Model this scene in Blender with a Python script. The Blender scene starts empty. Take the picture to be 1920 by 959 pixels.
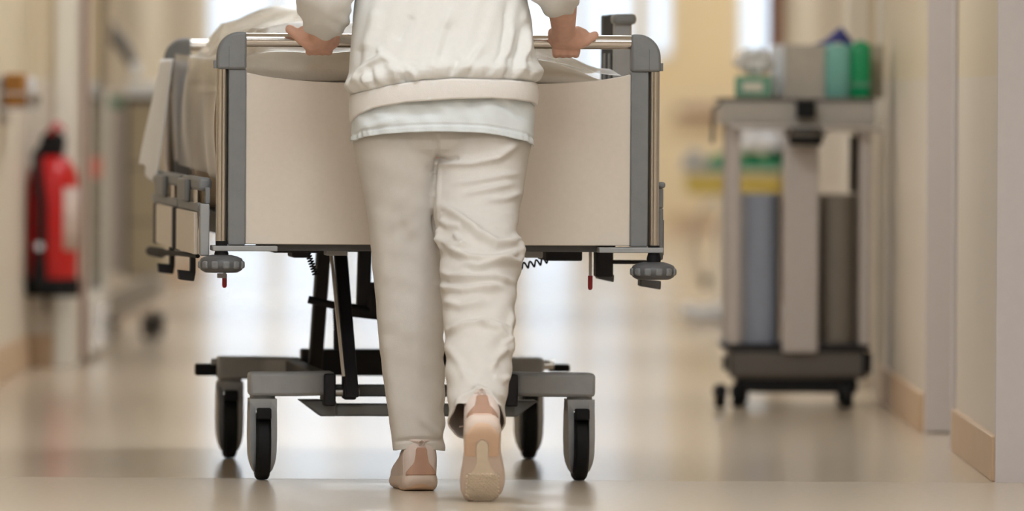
import bpy, bmesh, math, random
import numpy as np
from mathutils import Vector, Matrix
random.seed(7); rng = np.random.default_rng(7)
scene = bpy.context.scene
C = scene.collection

# ------------------------------------------------------------------ camera
F = 15865.0                      # focal length in pixels of the 1920 x 959 frame
CAMH = 0.866
ROLL = math.radians(0.35)
VX, VY = 940.0, 190.0            # where the optical axis (corridor direction) meets the frame
cam_d = bpy.data.cameras.new('camera'); cam = bpy.data.objects.new('camera', cam_d); C.objects.link(cam)
cam_d.sensor_width = 36.0; cam_d.lens = 36.0 * F / 1920
cam_d.shift_x = (960 - VX) / 1920; cam_d.shift_y = -(479.5 - VY) / 1920
cam_d.clip_start = 0.1; cam_d.clip_end = 400
cam.matrix_world = Matrix.Translation((0, 0, CAMH)) @ Matrix.Rotation(math.pi / 2, 4, 'X') @ Matrix.Rotation(ROLL, 4, 'Z')
cam_d.dof.use_dof = True; cam_d.dof.focus_distance = 18.85; cam_d.dof.aperture_fstop = 2.9
scene.camera = cam

# ------------------------------------------------------------------ world, exposure
w = bpy.data.worlds.new('world'); scene.world = w; w.use_nodes = True
bg = w.node_tree.nodes['Background']
bg.inputs[0].default_value = (0.72, 0.84, 1.0, 1); bg.inputs[1].default_value = 2.0
scene.view_settings.view_transform = 'Standard'; scene.view_settings.look = 'None'
scene.view_settings.exposure = 0.0; scene.view_settings.gamma = 1.0
scene.view_settings.use_curve_mapping = False
LAMP = 9.9                       # strength of the ceiling panels
LAMP_COL = (0.90, 0.955, 1.0)

# ------------------------------------------------------------------ measuring helpers
def un(px, py):
    dx, dy = px - VX, py - VY
    return dx * math.cos(ROLL) + dy * math.sin(ROLL), -dx * math.sin(ROLL) + dy * math.cos(ROLL)
def P(px, py, d):
    a, b = un(px, py)
    return Vector((a * d / F, d, CAMH - b * d / F))
def to_px(co):                   # world coords (n,3) -> measured frame coords
    a = co[:, 0] * F / co[:, 1]; b = (CAMH - co[:, 2]) * F / co[:, 1]
    return VX + a * math.cos(ROLL) - b * math.sin(ROLL), VY + a * math.sin(ROLL) + b * math.cos(ROLL)

# ------------------------------------------------------------------ materials
def lin(c):
    return tuple(((v / 255) / 12.92 if v / 255 <= 0.04045 else ((v / 255 + 0.055) / 1.055) ** 2.4) for v in c)
MATS = {}
def mat(name, rgb, rough=0.5, metal=0.0, var=0.04, scale=40.0, bump=0.0, bscale=300.0, spec=0.5, trans=0.0, coat=0.0, emit=None, alpha=1.0, sheen=0.0, stretch=(1, 1, 1)):
    m = bpy.data.materials.new(name); m.use_nodes = True; MATS[name] = m
    nt = m.node_tree; b = nt.nodes['Principled BSDF']
    c = lin(rgb)
    tc = nt.nodes.new('ShaderNodeTexCoord'); mp = nt.nodes.new('ShaderNodeMapping'); mp.inputs['Scale'].default_value = stretch
    nt.links.new(tc.outputs['Object'], mp.inputs[0])
    no = nt.nodes.new('ShaderNodeTexNoise'); no.inputs['Scale'].default_value = scale; no.inputs['Detail'].default_value = 4
    nt.links.new(mp.outputs[0], no.inputs['Vector'])
    r = nt.nodes.new('ShaderNodeValToRGB')
    r.color_ramp.elements[0].position = 0.3; r.color_ramp.elements[1].position = 0.7
    r.color_ramp.elements[0].color = tuple(max(0, v * (1 - var)) for v in c) + (1,)
    r.color_ramp.elements[1].color = tuple(min(1, v * (1 + var)) for v in c) + (1,)
    nt.links.new(no.outputs['Fac'], r.inputs[0]); nt.links.new(r.outputs[0], b.inputs['Base Color'])
    b.inputs['Roughness'].default_value = rough; b.inputs['Metallic'].default_value = metal
    b.inputs['Specular IOR Level'].default_value = spec
    b.inputs['Transmission Weight'].default_value = trans; b.inputs['Coat Weight'].default_value = coat
    b.inputs['Alpha'].default_value = alpha
    if sheen: b.inputs['Sheen Weight'].default_value = sheen
    if bump:
        n2 = nt.nodes.new('ShaderNodeTexNoise'); n2.inputs['Scale'].default_value = bscale; n2.inputs['Detail'].default_value = 3
        nt.links.new(mp.outputs[0], n2.inputs['Vector'])
        bp = nt.nodes.new('ShaderNodeBump'); bp.inputs['Strength'].default_value = bump; bp.inputs['Distance'].default_value = 0.002
        nt.links.new(n2.outputs['Fac'], bp.inputs['Height']); nt.links.new(bp.outputs[0], b.inputs['Normal'])
    if emit:
        b.inputs['Emission Color'].default_value = tuple(emit[0]) + (1,); b.inputs['Emission Strength'].default_value = emit[1]
    return m
def film_mat(name, rgb, body=0.2, rough=0.12, ior=1.4):
    m = bpy.data.materials.new(name); m.use_nodes = True; MATS[name] = m
    nt = m.node_tree; nt.nodes.clear()
    out = nt.nodes.new('ShaderNodeOutputMaterial'); tr = nt.nodes.new('ShaderNodeBsdfTransparent')
    tr.inputs[0].default_value = (0.97, 0.97, 0.96, 1)
    df = nt.nodes.new('ShaderNodeBsdfDiffuse'); df.inputs[0].default_value = lin(rgb) + (1,)
    gl = nt.nodes.new('ShaderNodeBsdfGlossy'); gl.inputs['Roughness'].default_value = rough
    tc = nt.nodes.new('ShaderNodeTexCoord'); no = nt.nodes.new('ShaderNodeTexNoise'); no.inputs['Scale'].default_value = 14
    nt.links.new(tc.outputs['Object'], no.inputs['Vector'])
    mr = nt.nodes.new('ShaderNodeMapRange'); mr.inputs[3].default_value = body * 0.6; mr.inputs[4].default_value = body * 1.4
    nt.links.new(no.outputs['Fac'], mr.inputs[0])
    m1 = nt.nodes.new('ShaderNodeMixShader'); nt.links.new(mr.outputs[0], m1.inputs[0])
    nt.links.new(tr.outputs[0], m1.inputs[1]); nt.links.new(df.outputs[0], m1.inputs[2])
    fr = nt.nodes.new('ShaderNodeFresnel'); fr.inputs[0].default_value = ior
    m2 = nt.nodes.new('ShaderNodeMixShader'); nt.links.new(fr.outputs[0], m2.inputs[0])
    nt.links.new(m1.outputs[0], m2.inputs[1]); nt.links.new(gl.outputs[0], m2.inputs[2])
    nt.links.new(m2.outputs[0], out.inputs[0])
    return m
def wall_mat(name, up, low, border):
    m = mat(name, low, 0.45, var=0.015, scale=3, bump=0.08, bscale=120)
    nt = m.node_tree; b = nt.nodes['Principled BSDF']
    ramp = [n for n in nt.nodes if n.type == 'VALTORGB'][0]
    g = nt.nodes.new('ShaderNodeNewGeometry'); s = nt.nodes.new('ShaderNodeSeparateXYZ'); nt.links.new(g.outputs['Position'], s.inputs[0])
    mt = nt.nodes.new('ShaderNodeMath'); mt.operation = 'GREATER_THAN'; mt.inputs[1].default_value = border; nt.links.new(s.outputs[2], mt.inputs[0])
    mx = nt.nodes.new('ShaderNodeMix'); mx.data_type = 'RGBA'; nt.links.new(mt.outputs[0], mx.inputs[0])
    nt.links.new(ramp.outputs[0], mx.inputs[6]); mx.inputs[7].default_value = lin(up) + (1,)
    nt.links.new(mx.outputs[2], b.inputs['Base Color'])
    return m
wall_mat('wall_paint', (220, 205, 178), (219, 208, 193), 0.932)
wall_mat('wall_yellow', (240, 216, 172), (240, 220, 182), 0.932)
mat('ceiling_paint', (240, 238, 232), 0.8, var=0.01)
mat('frame_paint', (206, 198, 196), 0.4, var=0.015)
mat('trim_white', (232, 226, 214), 0.4, var=0.01)
mat('door_laminate', (206, 190, 168), 0.4, var=0.03, scale=8, stretch=(1, 1, .1))
mat('baseboard', (200, 170, 138), 0.45, var=0.03, scale=12)
mat('brown_frame', (150, 108, 92), 0.45, var=0.04)
mat('rubber_black', (22, 21, 22), 0.7, var=0.1, bump=.2, spec=.25)
mat('floor_vinyl', (204, 187, 166), 0.17, var=0.03, scale=60, spec=0.5, coat=0.0)
mat('floor_hall', (203, 187, 168), 0.24, var=0.03, scale=60, spec=0.5)
mat('bed_grey', (126, 127, 128), 0.5, var=0.04, bump=.25, bscale=500)
mat('bed_grey_light', (160, 160, 160), 0.45, var=0.04, bump=.15, bscale=500)
mat('bed_grey_dark', (92, 92, 94), 0.5, var=0.06)
mat('bed_panel', (223, 211, 197), 0.45, var=0.015, scale=90)
mat('chassis_black', (38, 36, 40), 0.55, var=0.1, bump=.3, bscale=400, spec=.3)
mat('steel', (205, 198, 190), 0.16, 1.0, var=0.02)
mat('steel_brushed', (190, 185, 180), 0.32, 1.0, var=0.03)
mat('red_plastic', (150, 22, 32), 0.35, var=.05)
mat('mattress_cover', (190, 170, 146), 0.8, var=.03, bump=.2)
mat('duvet_cotton', (232, 222, 208), 0.85, var=.02, bump=.3, bscale=200)
mat('sheet_white', (240, 240, 244), 0.85, var=.01, bump=.3, bscale=200)
film_mat('film', (190, 170, 146), 0.22, .3, 1.12)
mat('sweat_cotton', (232, 230, 226), 0.9, var=.012, scale=90, bump=.3, bscale=700, sheen=.15)
mat('rib_knit', (232, 226, 220), 0.9, var=.015, scale=90, bump=.3, bscale=500, sheen=.15)
mat('tunic_cotton', (222, 226, 227), 0.85, var=.02, scale=60, bump=.25, bscale=500)
mat('trouser_cotton', (214, 208, 201), 0.85, var=.015, scale=60, bump=.25, bscale=600)
mat('thread', (236, 234, 230), 0.9)
mat('skin', (228, 180, 158), 0.5, var=.05, scale=60, bump=.15, bscale=250)
mat('hair', (72, 50, 36), 0.5, var=.2, scale=120, stretch=(1, 1, .1))
mat('shoe_fabric', (218, 200, 190), 0.75, var=.03, bump=.3, bscale=600)
mat('shoe_foam', (220, 200, 186), 0.55, var=.02, scale=40)
mat('shoe_outsole', (234, 219, 198), 0.55, var=.03, scale=40)
mat('shoe_peach', (224, 190, 162), 0.5, var=.03)
mat('rose_gold', (196, 158, 138), 0.3, .4, var=.03)
mat('ext_red', (196, 16, 20), 0.3, var=.05)
mat('ext_label', (206, 186, 176), 0.5, var=.1, scale=30)
mat('cart_grey', (172, 166, 158), 0.4, var=.03)
mat('cart_light', (186, 177, 171), 0.4, var=.03)
mat('cart_beige', (178, 166, 142), 0.45, var=.03)
mat('cart_dark', (92, 86, 80), 0.5, var=.05)
mat('bag_blue_grey', (140, 146, 160), 0.4, var=.04)
mat('bag_taupe', (122, 112, 100), 0.4, var=.05)
mat('plastic_white', (236, 240, 246), 0.35, var=.01)
mat('box_brown', (176, 120, 50), 0.6, var=.12, scale=20)
mat('green_bottle', (10, 150, 96), 0.3, var=.04)
mat('teal_bottle', (120, 182, 172), 0.3, var=.03)
mat('pale_green', (108, 160, 134), 0.5, var=.05)
mat('cloth_green', (24, 136, 92), 0.8, var=.06)
mat('cloth_navy', (52, 56, 122), 0.8, var=.06)
mat('tray_yellow', (212, 186, 92), 0.5, var=.04)
mat('bin_clear', (196, 188, 176), 0.3, var=.04, alpha=.75)
mat('cap_white', (226, 220, 204), 0.4)
film_mat('bag_clear', (232, 228, 222), 0.55, .15)
film_mat('glass', (235, 240, 240), 0.03, .02)
mat('lamp_diffuser', (255, 250, 240), 0.5, emit=(LAMP_COL, LAMP))
mat('lamp_frame', (235, 235, 235), 0.4)
mat('outdoor_ground', (196, 200, 196), 0.9, var=.06, scale=1)

# ------------------------------------------------------------------ mesh builder
class MB:
    def __init__(s): s.v = []; s.f = []
    def add(s, vs, fs):
        o = len(s.v); s.v += [tuple(p) for p in vs]; s.f += [tuple(i + o for i in f) for f in fs]; return s
    def box(s, lo, hi):
        x0, y0, z0 = lo; x1, y1, z1 = hi
        return s.add([(x0, y0, z0), (x1, y0, z0), (x1, y1, z0), (x0, y1, z0), (x0, y0, z1), (x1, y0, z1), (x1, y1, z1), (x0, y1, z1)],
                     [(3, 2, 1, 0), (4, 5, 6, 7), (0, 1, 5, 4), (1, 2, 6, 5), (2, 3, 7, 6), (3, 0, 4, 7)])
    def prism(s, poly, a, b, axis='y'):        # poly in the two other axes (x,z / x,y / y,z)
        n = len(poly); g = {'y': lambda p, t: (p[0], t, p[1]), 'z': lambda p, t: (p[0], p[1], t), 'x': lambda p, t: (t, p[0], p[1])}[axis]
        return s.add([g(p, a) for p in poly] + [g(p, b) for p in poly],
                     [tuple(range(n)), tuple(range(2 * n - 1, n - 1, -1))] + [(i, n + i, n + (i + 1) % n, (i + 1) % n) for i in range(n)])
    def loft(s, rings, cap=True):
        n = len(rings[0]); vs = [p for r in rings for p in r]; fs = []
        for k in range(len(rings) - 1):
            for i in range(n):
                j = (i + 1) % n; fs.append((k * n + i, k * n + j, (k + 1) * n + j, (k + 1) * n + i))
        if cap: fs.append(tuple(range(n - 1, -1, -1))); fs.append(tuple(range((len(rings) - 1) * n, len(rings) * n)))
        return s.add(vs, fs)
    def tube(s, pts, r, n=12, cap=True):
        pts = [Vector(p) for p in pts]; rs = r if isinstance(r, (list, tuple)) else [r] * len(pts)
        rings = []; up = None
        for i, p in enumerate(pts):
            t = (pts[min(i + 1, len(pts) - 1)] - pts[max(i - 1, 0)]).normalized()
            if up is None: up = Vector((0, 0, 1)) if abs(t.z) < .9 else Vector((1, 0, 0))
            u = t.cross(up).normalized(); v = u.cross(t).normalized(); up = v
            rings.append([p + u * rs[i] * math.cos(2 * math.pi * k / n) + v * rs[i] * math.sin(2 * math.pi * k / n) for k in range(n)])
        return s.loft(rings, cap)
    def lathe(s, prof, c=(0, 0, 0), n=24, axis='z'):
        rings = []
        for r, h in prof:
            ring = []
            for k in range(n):
                a = 2 * math.pi * k / n; x, y = r * math.cos(a), r * math.sin(a)
                q = {'z': (x, y, h), 'x': (h, x, y), 'y': (y, h, x)}[axis]
                ring.append((q[0] + c[0], q[1] + c[1], q[2] + c[2]))
            rings.append(ring)
        return s.loft(rings)
    def capsule(s, p0, r0, p1, r1, n=16):
        p0, p1 = Vector(p0), Vector(p1); t = (p1 - p0); L = t.length
        t = t / L if L > 1e-6 else Vector((0, 0, 1))
        u = t.orthogonal().normalized(); v = t.cross(u); rings = []
        for c, r, sg in ((p0, r0, -1), (p1, r1, 1)):
            an = [(-90 + 15 * k) if sg < 0 else 15 * k for k in range(7)]
            for a in an:
                a = math.radians(max(-88, min(88, a))); q = r * math.cos(a); h = r * math.sin(a)
                rings.append([c + t * h + (u * math.cos(2 * math.pi * k / n) + v * math.sin(2 * math.pi * k / n)) * q for k in range(n)])
        return s.loft(rings)
    def chain(s, lst):
        for (a, ra), (b, rb) in zip(lst[:-1], lst[1:]): s.capsule(a, ra, b, rb)
        return s
    def grid(s, fn, nu, nv, closed=False):
        vs = [fn(i / (nu if closed else nu - 1), j / (nv - 1)) for j in range(nv) for i in range(nu)]; fs = []
        for j in range(nv - 1):
            for i in range(nu if closed else nu - 1):
                k = (i + 1) % nu; fs.append((j * nu + i, j * nu + k, (j + 1) * nu + k, (j + 1) * nu + i))
        return s.add(vs, fs)
    def build(s, name, m, parent=None, bevel=0.0, smooth=40, off=(0, 0, 0), solid=0.0, fix=True, subsurf=0):
        me = bpy.data.meshes.new(name)
        o3 = Vector(off)
        me.from_pydata([tuple(Vector(p) - o3) for p in s.v], [], s.f)
        if fix:
            bm = bmesh.new(); bm.from_mesh(me); bmesh.ops.recalc_face_normals(bm, faces=bm.faces); bm.to_mesh(me); bm.free()
        me.materials.append(MATS[m])
        if smooth: me.shade_smooth(); me.set_sharp_from_angle(angle=math.radians(smooth))
        ob = bpy.data.objects.new(name, me); C.objects.link(ob)
        if parent is not None: ob.parent = parent
        if solid:
            q = ob.modifiers.new('solid', 'SOLIDIFY'); q.thickness = solid; q.offset = -1
        if bevel:
            q = ob.modifiers.new('bevel', 'BEVEL'); q.width = bevel; q.segments = 2; q.limit_method = 'ANGLE'; q.angle_limit = math.radians(40)
        if subsurf:
            q = ob.modifiers.new('sub', 'SUBSURF'); q.levels = subsurf; q.render_levels = subsurf
        return ob
def empty(name, loc, rz=0.0):
    o = bpy.data.objects.new(name, None); C.objects.link(o); o.location = loc; o.rotation_euler = (0, 0, rz); o.empty_display_size = .1
    return o
def tag(o, label, cat, group=None):
    o['label'] = label; o['category'] = cat
    if group: o['group'] = group
    return o
def struct(o, label=None):
    o['kind'] = 'structure'
    if label: o['label'] = label
    return o
def copy_tree(o, parent=None):
    c = o.copy(); C.objects.link(c)
    if parent is not None: c.parent = parent
    for ch in o.children: copy_tree(ch, c)
    return c
def B(lo, hi): return MB().box(lo, hi)
def remesh(mb, voxel, smooth_it=3, fac=.5):
    """union of overlapping closed volumes -> one skin (numpy verts, faces)"""
    me = bpy.data.meshes.new('tmp'); me.from_pydata(mb.v, [], mb.f)
    bm = bmesh.new(); bm.from_mesh(me); bmesh.ops.recalc_face_normals(bm, faces=bm.faces); bm.to_mesh(me); bm.free()
    ob = bpy.data.objects.new('tmp', me); C.objects.link(ob)
    q = ob.modifiers.new('r', 'REMESH'); q.mode = 'VOXEL'; q.voxel_size = voxel
    if smooth_it:
        q = ob.modifiers.new('s', 'SMOOTH'); q.iterations = smooth_it; q.factor = fac
    dg = bpy.context.evaluated_depsgraph_get(); dg.update()
    ev = ob.evaluated_get(dg); em = ev.to_mesh()
    new = bpy.data.meshes.new_from_object(ev); ev.to_mesh_clear()
    bpy.data.objects.remove(ob); bpy.data.meshes.remove(me)
    return new
def smoothstep(a, b, x):
    t = np.clip((x - a) / (b - a), 0, 1); return t * t * (3 - 2 * t)
def fold_field(px, py, folds):
    """height of cloth folds; each fold = (polyline in frame coords, amplitude m, half width px)"""
    out = np.zeros_like(px)
    for poly, amp, wd in folds:
        best = np.full_like(px, 1e9); par = np.zeros_like(px)
        seg = [math.dist(a, b) for a, b in zip(poly[:-1], poly[1:])]; tot = sum(seg); acc = 0
        for (a, b), L in zip(zip(poly[:-1], poly[1:]), seg):
            ux, uy = (b[0] - a[0]) / L, (b[1] - a[1]) / L
            t = np.clip((px - a[0]) * ux + (py - a[1]) * uy, 0, L)
            dd = np.hypot(px - a[0] - t * ux, py - a[1] - t * uy)
            m = dd < best; best = np.where(m, dd, best); par = np.where(m, (acc + t) / tot, par); acc += L
        taper = np.clip(np.minimum(par, 1 - par) * 5 + .25, 0, 1)
        out += amp * np.exp(-(best / wd) ** 2) * taper
    return out
def displace(me, folds, extra=None):
    n = len(me.vertices); co = np.empty(n * 3); no = np.empty(n * 3)
    me.vertices.foreach_get('co', co); me.vertices.foreach_get('normal', no)
    co = co.reshape(-1, 3); no = no.reshape(-1, 3)
    px, py = to_px(co)
    h = 1.55 * fold_field(px, py, folds) * smoothstep(.15, -.35, no[:, 1])
    if extra is not None: h = h + extra(px, py, no, co)
    co += no * h[:, None]
    me.vertices.foreach_set('co', co.ravel()); me.update()

# ================================================================== SETTING
HZ = 2.75
fl = B((-4, 19.34, -.1), (5, 58.5, 0)).build('floor', 'floor_vinyl', smooth=0); struct(fl, 'glossy beige vinyl corridor floor')
fh = B((-3.2, -3, -.1), (3.2, 19.335, 0)).build('floor', 'floor_hall', smooth=0); struct(fh, 'duller beige floor in front of the joint line')
struct(B((-4, -3, HZ), (5, 58.5, HZ + .1)).build('ceiling', 'ceiling_paint', smooth=0))
RX = 1.14
wr = MB().prism([(3.2, 19.38), (RX, 19.38), (RX, 21.14), (1.27, 21.14), (1.27, 22.24), (1.118, 22.24), (1.113, 24.72), (1.25, 24.72), (1.25, 25.75), (1.113, 25.75), (1.113, 33.6), (4.4, 33.6), (4.4, 33.9), (5, 33.9), (5, 19.38)], 0, HZ, 'z').build('wall_right', 'wall_paint', smooth=0)
struct(wr)
struct(B((4.4, 33.9, 0), (4.6, 57.3, HZ)).build('wall_right', 'wall_yellow', smooth=0))
# painted corner slab at the mouth of the corridor
struct(B((RX - .004, 19.36, 0), (3.0, 19.395, HZ)).build('trim_1', 'frame_paint', smooth=0), 'pale grey door frame at the right edge')
struct(B((1.119, 22.225, 0.005), (1.265, 22.25, HZ)).build('trim_2', 'frame_paint', smooth=0), 'grey painted reveal of the door niche')
struct(B((1.235, 21.16, 0), (1.262, 22.22, 2.1)).build('door_1', 'door_laminate', bevel=.002), 'laminate door set in the right wall niche')
g = MB().tube([(RX - .004, 21.13, 0.0), (RX - .004, 21.13, HZ)], .010, 14).build('trim_3', 'frame_paint'); struct(g, 'rounded corner guard on the right wall')
for lo, hi in (((RX - .012, 19.4, 0), (RX + .005, 21.12, .104)), ((1.104, 22.3, 0), (1.125, 24.6, .104)), ((1.102, 25.8, 0), (1.12, 33.55, .104))):
    struct(B(lo, hi).build('baseboard_right', 'baseboard', bevel=.003))
# portal post beside the utility trolley
struct(B((1.094, 24.62, 0), (1.126, 24.74, HZ)).build('trim_4', 'trim_white', bevel=.004), 'white door post behind the utility trolley')
struct(B((1.05, 25.74, 0), (1.12, 25.84, HZ)).build('trim_5', 'trim_white', bevel=.004), 'far white door post')
struct(B((1.225, 24.76, 0), (1.245, 25.72, 2.1)).build('door_2', 'door_laminate', bevel=.002), 'laminate door behind the utility trolley')
struct(B((1.055, 33.45, 0), (1.13, 33.62, HZ)).build('trim_6', 'brown_frame', bevel=.004), 'brown corner post at the end of the right wall')
# left side
struct(B((-1.525, 27.30, 0), (-1.44, 27.5, HZ)).build('wall_left', 'wall_paint', smooth=0), 'pier on the left wall')
struct(MB().prism([(-4, 19.38), (-2.2, 19.38), (-1.525, 21.0), (-4, 21.0)], 0, HZ, 'z').build('wall_left', 'wall_paint', smooth=0))
wl = B((-4, 21.0, 0), (-1.525, 44.3, HZ)).build('wall_left', 'wall_paint', smooth=0)
struct(wl)
struct(B((-3.9, 44.4, 0), (-3.7, 57.3, HZ)).build('wall_left', 'wall_yellow', smooth=0))
struct(B((-1.53, 21.1, 0), (-1.513, 27.29, .104)).build('baseboard_left', 'baseboard', bevel=.003))
struct(B((-1.512, 27.285, 0), (-1.44, 27.302, .104)).build('baseboard_left', 'baseboard', bevel=.003), 'short baseboard on the face of the left pier')
struct(B((-1.53, 30.0, 0), (-1.513, 44.2, .104)).build('baseboard_left', 'baseboard', bevel=.003))
struct(B((-1.44, 27.28, 0), (-1.372, 27.6, HZ)).build('trim_7', 'trim_white', bevel=.004), 'white frame of the open glass door')
# open glass fire door folded back along the left wall
gd = struct(B((-1.385, 27.62, 0.02), (-1.345, 27.70, 2.2)).build('door_3', 'trim_white', bevel=.004), 'open glass fire door along the left wall')
B((-1.385, 29.0, 0.02), (-1.345, 29.08, 2.2)).build('stile', 'trim_white', gd, .004)
B((-1.385, 27.70, 0.02), (-1.345, 29.0, .22)).build('bottom_rail', 'trim_white', gd, .004)
B((-1.385, 27.70, 2.1), (-1.345, 29.0, 2.2)).build('top_rail', 'trim_white', gd, .004)
B((-1.369, 27.70, .22), (-1.361, 29.0, 2.1)).build('pane', 'glass', gd, smooth=0)
B((-1.368, 27.602, 0.02), (-1.352, 27.62, 2.2)).build('seal', 'brown_frame', gd)
B((-1.343, 27.72, .03), (-1.339, 28.9, .2)).build('kick_plate', 'steel', gd)
MB().tube([(-1.30, 27.75, .9), (-1.30, 27.75, 1.6)], .016, 12).build('pull_handle', 'steel', gd)
# hall around the camera
for nm, lo, hi in (('wall_left', (-3.3, -3, 0), (-3.2, 19.4, HZ)), ('wall_right', (3.2, -3, 0), (3.3, 19.4, HZ)), ('wall_back', (-3.3, -3.1, 0), (3.3, -3, HZ))):
    struct(B(lo, hi).build(nm, 'wall_paint', smooth=0))
# end wall with its windows
YE = 57.0; SC = F / YE
def wx(px): return (px - VX) / SC
panes = [(392, 512, .06, 2.35), (524, 640, .06, 2.35), (652, 846, .06, 2.35), (976, 1082, .06, 2.35), (1092, 1188, 1.02, 2.35), (1212, 1256, 1.17, 2.35), (1388, 1442, 1.12, 2.35), (1456, 1478, 1.12, 2.35)]
ew = MB(); x_prev = -4.0
for a, b, z0, z1 in panes:
    xa, xb = wx(a), wx(b)
    ew.box((x_prev, YE, 0), (xa, YE + .25, HZ)); ew.box((xa, YE, 0), (xb, YE + .25, z0)); ew.box((xa, YE, z1), (xb, YE + .25, HZ)); x_prev = xb
ew.box((x_prev, YE, 0), (5, YE + .25, HZ))
struct(ew.build('wall_end', 'wall_yellow', smooth=0, fix=False), 'yellow end wall with tall windows')
for k, (a, b, z0, z1) in enumerate(panes):
    xa, xb = wx(a), wx(b); fr = MB(); t = .025
    for lo, hi in (((xa, YE - .02, z0), (xa + t, YE + .1, z1)), ((xb - t, YE - .02, z0), (xb, YE + .1, z1)), ((xa, YE - .02, z0), (xb, YE + .1, z0 + t)), ((xa, YE - .02, z1 - t), (xb, YE + .1, z1))): fr.box(lo, hi)
    wo = struct(fr.build('window_%d' % (k + 1), 'trim_white', smooth=0, fix=False), None)
    B((xa + t, YE + .03, z0 + t), (xb - t, YE + .04, z1 - t)).build('pane', 'glass', wo, smooth=0)
struct(B((wx(1258), YE - .02, 0), (4.4, YE, .1)).build('baseboard_end', 'baseboard', smooth=0))
struct(B((-60, YE + .3, -.4), (60, 160, -.3)).build('ground_outside', 'outdoor_ground', smooth=0))
hr = empty('handrail', (wx(1300), YE - .08, .80)); tag(hr, 'brown handrail along the yellow end wall', 'handrail')
MB().tube([(-.12, 0, 0), (.75, 0, 0)], .03, 12).build('rail', 'brown_frame', hr)
for x in (0., .6): MB().tube([(x, 0, 0), (x, .08, -.03)], .012, 8).build('bracket', 'steel_brushed', hr)
# unseen ceiling lights; the far lobby ones are added to brighten its end wall
LIGHTS = [(-1.3, 5.5), (1.3, 5.5), (-1.3, 10.5), (1.3, 10.5), (-1.0, 14.6), (1.0, 14.6), (-.1, 17.0), (-.2, 21.5), (-.2, 26), (-.2, 31), (-.2, 37), (2.6, 40), (0, 43.5), (2.4, 48), (-1.5, 49), (2.0, 55.3), (-1.5, 55.0)]
for i, (x, y) in enumerate(LIGHTS):
    if i == 0:
        lt = empty('unseen_ceiling_light', (x, y, HZ)); tag(lt, 'unseen square ceiling light panel with a white frame', 'ceiling light', 'ceiling light panels')
        fr = MB()
        for lo, hi in (((-.62, -.62, -.03), (-.58, .62, 0)), ((.58, -.62, -.03), (.62, .62, 0)), ((-.58, -.62, -.03), (.58, -.58, 0)), ((-.58, .58, -.03), (.58, .62, 0))): fr.box(lo, hi)
        fr.build('frame', 'lamp_frame', lt, smooth=0, fix=False)
        B((-.58, -.58, -.02), (.58, .58, -.005)).build('diffuser', 'lamp_diffuser', lt, smooth=0)
    else:
        q = copy_tree(lt); q.location = (x, y, HZ)

# ================================================================== HOSPITAL BED
BX, BY, YAW = -.141, 19.0, math.radians(5.5)
bed = empty('hospital_bed', (BX, BY, 0), YAW)
tag(bed, 'hospital bed with beige end panel and grey wheeled chassis, pushed along the corridor', 'bed')
cY, sY = math.cos(YAW), math.sin(YAW)
def BL(px, py, ly):
    a, b = un(px, py); k = a / F
    lx = (k * (BY + ly * cY) - BX + ly * sY) / (cY - k * sY)
    d = BY + lx * sY + ly * cY
    return Vector((lx, ly, CAMH - b * d / F))
def bed_world(lx, ly, z): return Vector((BX + lx * cY - ly * sY, BY + lx * sY + ly * cY, z))
def bbox(px0, py0, px1, py1, ly0, ly1):
    a = BL(px0, py0, ly0); b = BL(px1, py1, ly0)
    return (a.x, ly0, b.z), (b.x, ly1, a.z)
TZ = 1.0; HW = .5
def end_board(y, m=1):
    """one end board: panel, strips, chrome tubes, corner caps, top rail"""
    yy = lambda t: y + m * t
    def bx(lo, hi): return B((lo[0], min(lo[1], hi[1]), lo[2]), (hi[0], max(lo[1], hi[1]), hi[2]))
    pl = []
    for i in range(41):
        x = -.4335 + .867 * i / 40; u = x / .4335
        pl.append((x, .928 - .024 * (1 - u ** 4) ** .9))
    MB().prism([(-.4335, .542), (.4335, .542)] + pl[::-1], yy(-.008), yy(.012)).build('end_panel', 'bed_panel', bed, .002)
    MB().tube([(-.44, y, TZ), (.44, y, TZ)], .0158, 20).build('top_rail', 'steel', bed)
    for s in (-1, 1):
        x0, x1 = sorted((s * .4335, s * .473))
        bx((x0, yy(-.016), .54), (x1, yy(.022), .935)).build('edge_strip', 'bed_grey', bed, .003)
        MB().tube([(s * .4865, y, .541), (s * .4865, y, .94)], .0132, 18).build('side_tube', 'steel', bed)
        R = .052; z1, z0 = TZ + .0185, .934; cx = s * (HW - R - .0005)
        poly = [(s * .4335, z0), (s * .4335, z1)] + [(cx + s * R * math.sin(math.radians(a)), z1 - R + R * math.cos(math.radians(a))) for a in range(0, 91, 9)] + [(s * (HW), z0)]
        cc = MB().prism(poly, y - .023, y + .023).build('corner_cap', 'bed_grey', bed, .006)
        bx((min(s * .4725, s * .4735), yy(-.0237), .938), (max(s * .4725, s * .4735), yy(-.0225), .985)).build('seam', 'bed_grey_dark', cc)
        bx((min(s * .499, s * .506), yy(-.012), .936), (max(s * .499, s * .506), yy(.012), .954)).build('hook_tab', 'bed_grey', cc, .001)
end_board(0.0); end_board(2.1, -1)
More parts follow.
